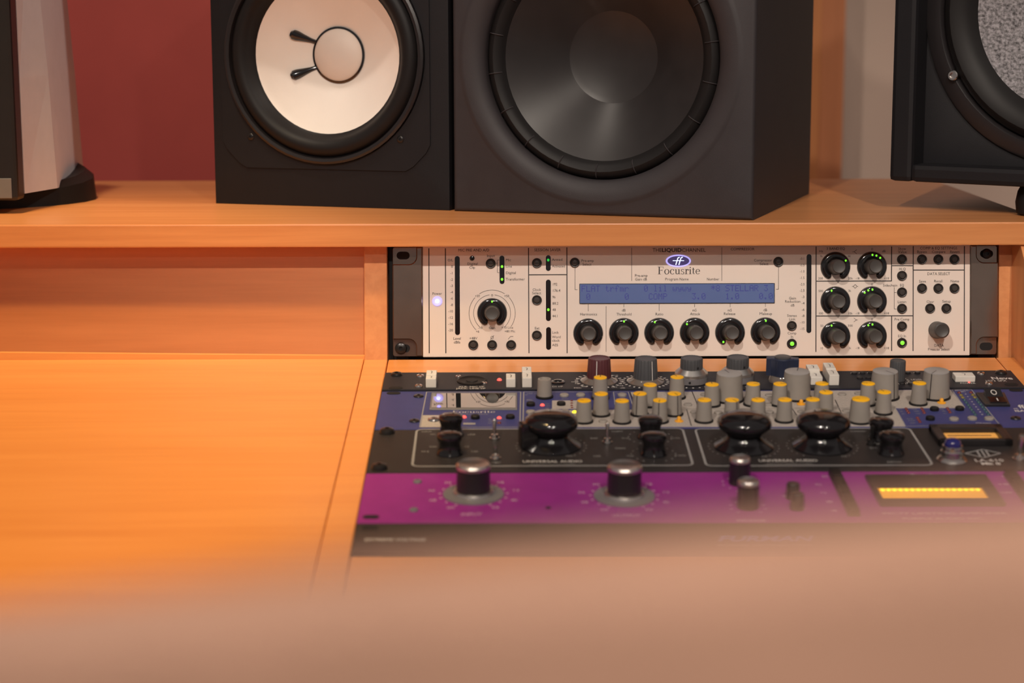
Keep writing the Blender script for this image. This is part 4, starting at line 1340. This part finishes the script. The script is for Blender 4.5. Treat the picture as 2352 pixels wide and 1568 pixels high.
# encoders: horseshoe light ring and knob
def horseshoe(rc, hw, h, a_end):
    vs, fs, rows = [], [], []
    st = []
    n = 44
    for i in range(7, 0, -1):
        ph = pi / 2 * i / 7
        st.append((-a_end - math.degrees(hw * sin(ph) / rc), cos(ph)))
    st += [(-a_end + 2 * a_end * i / n, 1.0) for i in range(n + 1)]
    for i in range(1, 8):
        ph = pi / 2 * i / 7
        st.append((a_end + math.degrees(hw * sin(ph) / rc), cos(ph)))
    m = 10
    for a, k in st:
        row = []
        for j in range(m + 1):
            s = -1 + 2 * j / m
            r = rc + hw * s * k
            z = h * sqrt(max(0, 1 - s * s)) ** .7 * (k ** .5 if k > 0 else 0)
            row.append(len(vs))
            vs.append((r * sin(R(a)) * MM, r * cos(R(a)) * MM, z * MM))
        rows.append(row)
    for p, q_ in zip(rows[:-1], rows[1:]):
        for j in range(m):
            fs.append((p[j], q_[j], q_[j + 1], p[j + 1]))
    return [tuple(v) for v in vs], [f[::-1] for f in fs]


hs_v, hs_f = horseshoe(26.0 / PXM, 8.6 / PXM, 1.9, 137)
hs = mesh('light_ring', hs_v, hs_f, 'black_gloss', True)
ek = lathe_mesh('encoder_knob', [(6.6, 0), (6.6, 1.2), (6.2, 2.0), (5.5, 14.6), (5.2, 15.7), (4.7, 16.3), (4.2, 16.2), (0, 15.6)], 'knob_grey', 36)
ENC = [(1130.3, 719, [0]), (1351, 765.5, []), (1433, 764.5, [0]), (1514, 764, [-23]), (1595.5, 763.5, [-43]), (1676.8, 763.5, [-143]), (1758.3, 763, [0]),
       (1919, 612.5, [58]), (2002.8, 612, [0, 20, 42]), (1919, 692, [-22]), (2002.8, 691.5, [-42, -21, 0]), (1919, 772, [-22]), (2002.8, 771.5, [-21, 0])]
for px, py, angs in ENC:
    k = lpart('encoder_knob', ek, px, py)
    rg = link('light_ring', hs, k)
    for a in angs:
        r = 26.6 / PXM * MM
        o = link('indicator_light', ME['led_green'], rg, (r * sin(R(a)), r * cos(R(a)), .0016))
        o.scale = (.9, 1.0, .6)
k = lpart('data_knob', lathe_mesh('data_knob', [(6.9, 0), (6.9, 1), (6.6, 2), (6.3, 16), (5.9, 17.4), (4.9, 18.0), (4.3, 17.8), (0, 17.2)], 'knob_grey', 40), 2152, 757.5)


# ------------------------------------------------------------------ loudspeakers
def shelf_pt(px, py, h=0.0):
    x, y = SHELF.hit(px, py, h)
    return SHELF.world(x, y, h)


def cabinet_mesh(name, w, h, d, er, holes, m, n=96, back_scale=1.0):
    """Cabinet with a rounded front edge (er) and one round hole (x, z, r, flare, depth) in its front.
    Local x right, y back, z up; origin at the middle of the bottom front edge."""
    hx, hz, hr, flare, hd, lip = holes
    g = G()
    rings = []
    corners = {}
    for ix in (0, 1):
        for iz in (0, 1):
            aa = atan2((0, h)[iz] - hz, (-w / 2, w / 2)[ix] - hx) % (2 * pi)
            corners[round(aa / (2 * pi) * n) % n] = (ix, iz)

    def outline(inset, t):
        a = 2 * pi * t / n
        # ray from the hole centre to the rectangle
        x0, x1, z0, z1 = -w / 2 + inset, w / 2 - inset, inset, h - inset
        if t in corners:
            return (x0, x1)[corners[t][0]], (z0, z1)[corners[t][1]]
        dx, dz = cos(a), sin(a)
        k = 1e9
        if dx > 1e-9: k = min(k, (x1 - hx) / dx)
        if dx < -1e-9: k = min(k, (x0 - hx) / dx)
        if dz > 1e-9: k = min(k, (z1 - hz) / dz)
        if dz < -1e-9: k = min(k, (z0 - hz) / dz)
        return hx + dx * k, hz + dz * k

    def circ(r, y):
        return [(hx + r * cos(2 * pi * t / n), y, hz + r * sin(2 * pi * t / n)) for t in range(n)]
    rings.append(circ(hr - .004, hd))
    rings.append(circ(hr, hd))
    rings.append(circ(hr, max(0.002, hd * .35)))
    for i in range(1, 7):
        t = i / 6
        rings.append(circ(hr + flare * (1 - cos(t * pi / 2)) + .0005 * i, (1 - sin(t * pi / 2)) * max(.002, hd * .35) - lip * sin(t * pi / 2)))
    if lip:
        rings.append(circ(hr + flare + .0045, -lip))
        rings.append(circ(hr + flare + .0065, -lip * .35))
        rings.append(circ(hr + flare + .0080, 0))
    corner = [(outline(er, t)) for t in range(n)]
    rings.append([(x, 0, z) for x, z in corner])
    for i in range(1, 5):
        a = pi / 2 * i / 4
        ins = er * (1 - sin(a))
        rings.append([(*outline(ins, t),) for t in range(n)])
        rings[-1] = [(x, er * (1 - cos(a)), z) for x, z in rings[-1]]
    rings.append([(x * back_scale, d, z) for x, z in (outline(0, t) for t in range(n))])
    vs = [p for r_ in rings for p in r_]
    fs = []
    for k in range(len(rings) - 1):
        for i in range(n):
            j = (i + 1) % n
            fs.append((k * n + i, k * n + j, (k + 1) * n + j, (k + 1) * n + i))
    fs.append(tuple((len(rings) - 1) * n + i for i in range(n)))
    me = mesh(name, vs, fs, m, True)
    import bmesh
    bm = bmesh.new(); bm.from_mesh(me)
    bmesh.ops.recalc_face_normals(bm, faces=bm.faces)
    bm.to_mesh(me); bm.free()
    return me


def front_part(name, prof, m, sp, x, z, y=0.0, n=64, parent=None, rfun=None, label=None):
    me = lathe_mesh(name, prof, m, n, rfun)
    return link(name, me, parent or sp, (x, y, z), (pi / 2, 0, 0), label)


# --- small black two-way with a white cone
pA, pB = shelf_pt(490.5, 463), shelf_pt(1033, 483.5)
ang = R(-18.9)
wA = 0.2170
pA = pB - Vector((cos(ang), sin(ang), 0)) * wA
ns = thing('bookshelf_speaker', 'matte black box loudspeaker with a white paper woofer cone', 'loudspeaker', (pA + pB) / 2, (0, 0, ang))
zc, xc = 0.1275, -0.0035
link('cabinet', cabinet_mesh('cabinet', wA, .382, .199, .0008, (xc, zc, .0905, .0005, .05, 0.0), 'black_vinyl'), ns)
oc = []
for t in rrect(-.098, .098, -.098, .098, .03, 8):
    oc.append(t)
# thin trim plate with clipped corners
NP = 96
vs, fs = [], []
for i in range(NP):
    a = 2 * pi * i / NP
    c, s = cos(a), sin(a)
    k = min(.0955 / max(abs(c), 1e-6), .0955 / max(abs(s), 1e-6), .1215 / (abs(c) * .7071 + abs(s) * .7071))
    vs += [(k * c, -.0012, k * s), (.0915 * c, -.0012, .0915 * s), (k * c, .0, k * s)]
for i in range(NP):
    j = (i + 1) % NP
    fs += [(3 * i, 3 * j, 3 * j + 1, 3 * i + 1), (3 * i, 3 * i + 2, 3 * j + 2, 3 * j)]
link('woofer_plate', mesh('woofer_plate', vs, fs, 'black_vinyl'), ns, (xc, 0, zc))
front_part('basket_rim', [(91, 0), (91, 3.2), (89, 4.2), (86.5, 3.6), (85.5, 1.0), (84.5, -2)], 'black_satin', ns, xc, zc, -.0008)
front_part('surround', [(85.5, -3), (84.5, 2.2), (81.5, 5.4), (77.5, 6.4), (73.5, 4.8), (70.5, 1.0), (68.3, -4.0), (66, -6)], 'black_rubber', ns, xc, zc)
cone_prof = [(68.6, -4.0)] + [(68.6 - (68.6 - 22) * t, -4.0 - 29 * (t ** 0.88)) for t in [i / 10 for i in range(1, 11)]]
front_part('cone', cone_prof, 'paper_cone', ns, xc, zc, label='white pressed paper cone')
front_part('cap_ring', [(24.0, -33.0), (24.0, -30.6), (22.6, -30.2), (21.2, -31)], 'black_gloss', ns, xc, zc)
front_part('dust_cap', [(22.8, -33)] + [(22.4 * cos(R(t)), -31.6 + 9.0 * sin(R(t))) for t in range(0, 90, 10)] + [(0, -22.6)], 'dust_cap_paper', ns, xc, zc)
for sgn in (1, -1):
    g = G()
    stn = [(0, 1.7, 0), (.25, 2.1, 0), (.5, 3.1, 0), (.75, 4.3, 0), (.9, 4.3, 0), (1.0, 2.6, 0)]
    a_ = Vector((-20.5, 0, 10.5 * sgn)) * MM
    b_ = Vector((-39.5, 0, 18.0 * sgn)) * MM
    pr = None
    rows = []
    for t, r, _ in stn:
        p = a_.lerp(b_, t)
        rad = sqrt(p.x ** 2 + p.z ** 2) / MM
        tt = (68.6 - rad) / (68.6 - 22)
        yy = (4.0 + 29 * max(0, tt) ** .88) * MM
        d = (b_ - a_).normalized()
        nrm = Vector((-d.z, 0, d.x))
        row = []
        for q_ in range(9):
            th = pi * q_ / 8
            row.append(len(g.v))
            v = p + nrm * (r * MM * cos(th))
            g.v.append((v.x, yy - r * MM * .9 * sin(th) - .0003, v.z))
        rows.append(row)
    for p_, q_ in zip(rows[:-1], rows[1:]):
        for j in range(8):
            g.f.append((p_[j], p_[j + 1], q_[j + 1], q_[j]))
    g.f.append(tuple(rows[-1]))
    link('glue_blob', g.mesh('glue_blob', 'black_gloss', True), ns, (xc, 0, zc))
for sx_, sz_ in ((-1, -1), (1, -1), (-1, 1), (1, 1)):
    o = link('screw', ME['screw_small'], ns, (xc + sx_ * .0690, -.0012, zc + sz_ * .0690), (pi / 2, 0, 0))
    o.scale = (1.15, 1.15, 1.2)
front_part('tweeter_plate', [(52, 0), (52, 2.2), (48, 3.2), (20, 2.0), (17.5, 2.4), (12, 8), (0, 11)], 'black_satin', ns, .03, .305)

# --- large charcoal monitor
pC, pD = shelf_pt(1041.5, 485), shelf_pt(1729, 506.5)
ang2 = atan2(pD.y - pC.y, pD.x - pC.x)
wC = (pD - pC).length
hr = thing('studio_monitor', 'big charcoal studio monitor with a black woofer in a moulded round recess', 'loudspeaker', (pC + pD) / 2, (0, 0, ang2))
zc, xc = .1262, -.0020
link('cabinet', cabinet_mesh('cabinet', wC, .40, .252, .0035, (xc, zc, .0980, .013, .022, .0012), 'charcoal_shell'), hr)


def ridges(a):
    q_ = (a * 17 / (2 * pi)) % 1.0
    return 1.0


front_part('surround', [(98.0, -17), (97.2, -12), (94.6, -8.4), (91.4, -7.2), (87.6, -8.6), (85.0, -12.0), (83.0, -15.0)], 'black_rubber', hr, xc, zc)
rib = G()
for i in range(9):
    t = i / 8
    a = pi * t
    rr, zz = 96.2 - 5.9 * cos(a) * -1 * -1, -12.6 + 5.7 * sin(a)
    rr = 91.2 + 6.1 * cos(a)
    rib.v += [((rr) * MM, -.5 * MM, (zz) * MM), ((rr) * MM, 0, (zz + .55) * MM), ((rr) * MM, .5 * MM, (zz) * MM)]
for i in range(8):
    for j in range(2):
        rib.f.append((3 * i + j, 3 * i + j + 1, 3 * i + j + 4, 3 * i + j + 3))
rib_me = rib.mesh('surround_rib', 'charcoal_shell')
for i in range(18):
    o = link('surround_rib', rib_me, hr, (xc, 0, zc))
    o.matrix_local = Matrix.Translation((xc, 0, zc)) @ Matrix.Rotation(pi / 2, 4, 'X') @ Matrix.Rotation(2 * pi * (i + .4) / 18, 4, 'Z')
front_part('cone', [(83.6, -14.6), (82, -15.6), (68, -24.5), (52, -36), (37.2, -46.5)], 'poly_cone', hr, xc, zc)
front_part('dust_cap', [(38.2, -47.2), (37.6, -46.2), (36.6, -46.6)] + [(36.4 - 3.6 * i, -46.6 - 5.5 * (1 - ((36.4 - 3.6 * i) / 36.4) ** 2)) for i in range(1, 10)] + [(0, -52.2)], 'poly_cone', hr, xc, zc)
front_part('tweeter_plate', [(62, 0.2), (62, 1.4), (48, -4), (20, -9), (13, -9), (8, -4), (0, -2.4)], 'black_satin', hr, 0, .322)

# --- silver monitor at the left end
base = shelf_pt(40, 486)
lm = thing('silver_monitor', 'silver sided studio monitor with black front on a rubber pad', 'loudspeaker', (0, 0, 0))
zb = shelf_z + .016


def ray_at(px, py, Y):
    d = CAM_R @ Vector(((px - W_PX / 2) / F_PX, -(py - H_PX / 2) / F_PX, -1.0))
    t = Y / d.y
    return CAM_POS + d * t


YF = 1.56
cB = ray_at(44, 461, YF)
x_r = cB.x
z_b = cB.z
lm.location = (x_r - .10, YF, shelf_z)
off = Vector(lm.location)
ztop2 = .30
# body: lofted horizontal sections (right half mirrored about the middle)
secs = []
for zz, crease, backx, backy in ((z_b + .004, .004, -.018, .215), (z_b + .10, .000, -.021, .207), (z_b + .26, -.010, -.028, .190)):
    x0 = x_r - .0005
    half = [(x0, YF + .022), (x0 + crease + .011, YF + .075), (x0 + backx + .030, YF + backy - .02), (x0 + backx + .012, YF + backy)]
    mid = x_r - .10
    sec = half + [(2 * mid - a, b) for a, b in reversed(half)]
    secs.append([(a - off.x, b - off.y, zz - off.z) for a, b in sec])
n = len(secs[0])
vs = [p for s in secs for p in s]
fs = [tuple(range(n))[::-1], tuple(2 * n + i for i in range(n))]
for k in range(2):
    for i in range(n):
        j = (i + 1) % n
        fs.append((k * n + i, k * n + j, (k + 1) * n + j, (k + 1) * n + i))
link('body_shell', mesh('body_shell', vs, fs, 'silver_paint'), lm)
link('front_baffle', bevelled_box('front_baffle', -.10, .0995, 0, .0225, z_b - off.z, z_b + .27 - off.z, 'black_satin', .003), lm)
link('bottom_strip', bevelled_box('bottom_strip', -.095, .0945, -.0012, .004, z_b + .002 - off.z, z_b + .0185 - off.z, 'silver_strip', .0006), lm)
front_part('woofer', [(68, 0), (68, 3), (62, 4), (55, 0), (20, -14), (16, -8), (0, -4)], 'black_rubber', lm, 0, .105, -.0005)
pad = []
for i in range(28):
    a = 2 * pi * i / 28
    pad.append((.130 * cos(a) * (1 + .04 * cos(2 * a)), .130 + .105 * sin(a)))
vs, fs = [], []
npd = len(pad)
for (s, z0, z1) in ((1.0, 0.0, 0.0), (.985, .010, .028), (.93, .014, .036), (.80, .012, .030)):
    for x, y in pad:
        t = (y - .025) / .21
        vs.append((x * s, .130 + (y - .130) * s, z0 + (z1 - z0) * t))
for k in range(3):
    for i in range(npd):
        j = (i + 1) % npd
        fs.append((k * npd + i, k * npd + j, (k + 1) * npd + j, (k + 1) * npd + i))
fs.append(tuple(3 * npd + i for i in range(npd)))
fs.append(tuple(range(npd))[::-1])
link('rubber_pad', mesh('rubber_pad', vs, fs, 'black_rubber', True), lm)

# --- black framed monitor at the right end
angr = R(-36.0)
Wm, REC = .372, .024
cL = ray_at(2041, 415, 1.575)
ax = Vector((cos(angr), sin(angr), 0))
ay = Vector((-sin(angr), cos(angr), 0))
rm_loc = cL + ax * (Wm / 2) + ay * REC
rm = thing('framed_monitor', 'black framed loudspeaker with grey felt cone overhanging the shelf end', 'loudspeaker',
           rm_loc, (0, 0, angr))


def rm_hit(px, py):
    d = CAM_R @ Vector(((px - W_PX / 2) / F_PX, -(py - H_PX / 2) / F_PX, -1.0))
    t = (rm_loc - CAM_POS).dot(ay) / d.dot(ay)
    q_ = CAM_POS + d * t - rm_loc
    return q_.dot(ax), q_.z


xc, zc = rm_hit(2468, 20)
link('cabinet', cabinet_mesh('cabinet', Wm, .50, .25, .004, (xc, zc, .1085, .001, .04, 0.0), 'black_vinyl'), rm)
for (a, b, c, d) in ((-Wm / 2, -Wm / 2 + .020, 0.0, .50), (Wm / 2 - .020, Wm / 2, 0, .50), (-Wm / 2 + .019, Wm / 2 - .019, 0, .0145), (-Wm / 2 + .019, Wm / 2 - .019, .4855, .50)):
    link('frame_rail', bevelled_box('frame_rail', a, b, -REC, .003, c, d, 'black_vinyl', .004), rm)
front_part('basket_ring', [(123, 0), (123, 2.6), (121, 3.4), (111, 3.4), (109, 1.5), (108, -3)], 'black_satin', rm, xc, zc)
front_part('surround', [(109, -3), (106, 3.5), (101, 6.4), (93, 5.0), (86, -1), (81.5, -7)], 'black_rubber', rm, xc, zc)
front_part('cone', [(82.6, -6), (58, -20), (36, -31), (34, -29), (20, -24), (0, -22)], 'felt_cone', rm, xc, zc, label='speckled grey felt cone')
sm_ = lathe_mesh('cap_screw', [(4.3, 0), (4.3, 4.2), (3.7, 4.8), (2.4, 4.8), (2.2, 2.6), (0, 2.6)], 'steel', 24)
sx_, sz_ = rm_hit(2196, 173)
rS, aS = sqrt((sx_ - xc) ** 2 + (sz_ - zc) ** 2), atan2(sz_ - zc, sx_ - xc)
for i in range(6):
    a = aS + i * pi / 3
    link('cap_screw', sm_, rm, (xc + rS * cos(a), -.0030 if rS < .123 else 0, zc + rS * sin(a)), (pi / 2, 0, 0))
hft = cL.z - shelf_z
ft = lathe_mesh('foot', [(9, 0), (12.5, 2), (13.5, hft / MM * .45), (12, hft / MM * .8), (9.5, hft / MM), (0, hft / MM)], 'black_rubber', 28)
f_ = shelf_pt(2370, 494) - rm_loc
fa, fb = f_.dot(ax), f_.dot(ay)
for fxx, fyy in ((fa, fb), (fa + .17, fb), (fa, fb + .16), (fa + .17, fb + .16)):
    link('foot', ft, rm, (fxx, fyy, -hft))

# ------------------------------------------------------------------ wall trim seen between the speakers
def wall_x(px, Y):
    return ray_at(px, 300, Y).x


g = G().box(wall_x(1800, 2.60), wall_x(1880, 2.60), 2.60, 2.719, 0, 2.9)
o = struct('trim_1', g.mesh('trim_1', 'cherry_upright'))
g = G().box(wall_x(1880, 2.60) + .0005, wall_x(1938, 2.60), 2.61, 2.719, 0, 2.9)
o = struct('trim_2', g.mesh('trim_2', 'trim_wood'))
xa, xb = wall_x(1938, 2.62), wall_x(1984, 2.70)
g = G().add([(xa, 2.63, 0), (xb, 2.718, 0), (xa, 2.718, 0), (xa, 2.63, 2.9), (xb, 2.718, 2.9), (xa, 2.718, 2.9)], [(0, 2, 1), (3, 4, 5), (0, 1, 4, 3), (1, 2, 5, 4), (2, 0, 3, 5)])
o = struct('trim_3', g.mesh('trim_3', 'cream_wall_paint'))

# ------------------------------------------------------------------ the tan chair in front of the lens
ch = thing('padded_chair', 'tan padded chair standing in front of the wooden desk', 'chair', (.20, .34, 0))
CX, CY = .20, .34


def cushion(name, w, h, t, bulge, m, corner=.12, n=28):
    """Rounded cushion in the xz plane, thickness along y."""
    out = rrect(-w / 2, w / 2, 0, h, corner, n // 4)
    vs, fs = [], []
    N = len(out)
    prof = []
    for i in range(9):
        a = -pi / 2 + pi * i / 8
        prof.append((1 - (1 - cos(a)) * .9 * (t / 2) / (w / 2), t / 2 * sin(a)))
    cx_, cz_ = 0, h / 2
    for s, y in prof:
        ins = (1 - s) * w / 2
        for x, z in out:
            dx, dz = x - cx_, z - cz_
            l = sqrt(dx * dx + dz * dz)
            k = (l - ins) / l
            vs.append((cx_ + dx * k, y, cz_ + dz * k))
    for k in range(len(prof) - 1):
        for i in range(N):
            j = (i + 1) % N
            fs.append((k * N + i, k * N + j, (k + 1) * N + j, (k + 1) * N + i))
    fs.append(tuple(range(N))[::-1])
    fs.append(tuple((len(prof) - 1) * N + i for i in range(N)))
    return mesh(name, vs, fs, m, True)


pl_ = ray_at(0, 1378, .235)
pr_ = ray_at(2352, 1165, .188)
slope = atan2(pr_.z - pl_.z, pr_.x - pl_.x)
yawc = atan2(pr_.y - pl_.y, pr_.x - pl_.x)
midp = (pl_ + pr_) / 2
bh = .40
bw = .62
bm = cushion('backrest', bw, bh, .022, .0, 'tan_leather', .05)
bo = link('backrest', bm, ch)
Mb = (Matrix.Translation(midp - Vector((CX, CY, 0))) @ Matrix.Rotation(yawc, 4, 'Z') @ Matrix.Rotation(-slope, 4, 'Y')
      @ Matrix.Rotation(R(0), 4, 'X') @ Matrix.Translation((0.08, 0.0, -bh)))
bo.matrix_local = Mb
link('back_bar', bevelled_box('back_bar', -.03, .03, -.12, -.10, .42, .78, 'black_satin', .004), ch)
link('seat', bevelled_box('seat', -.25, .25, -.12, .34, .44, .52, 'tan_leather', .03), ch)
link('gas_column', lathe_mesh('gas_column', [(28, 90), (28, 300), (18, 301), (18, 441), (0, 441)], 'black_steel', 24), ch, (0, .10, 0))
for i in range(5):
    a = 2 * pi * i / 5 + .3
    o = link('base_leg', bevelled_box('base_leg', 0, .29, -.02, .02, .075, .11, 'black_satin', .006), ch, (0, .10, 0), (0, 0, a))
    link('caster', G().lathe([(.026, -.012), (.03, -.008), (.03, .008), (.026, .012), (0, .012)], 20).mesh('caster', 'black_rubber', True), o, (.27, 0, .030), (pi / 2, 0, 0))
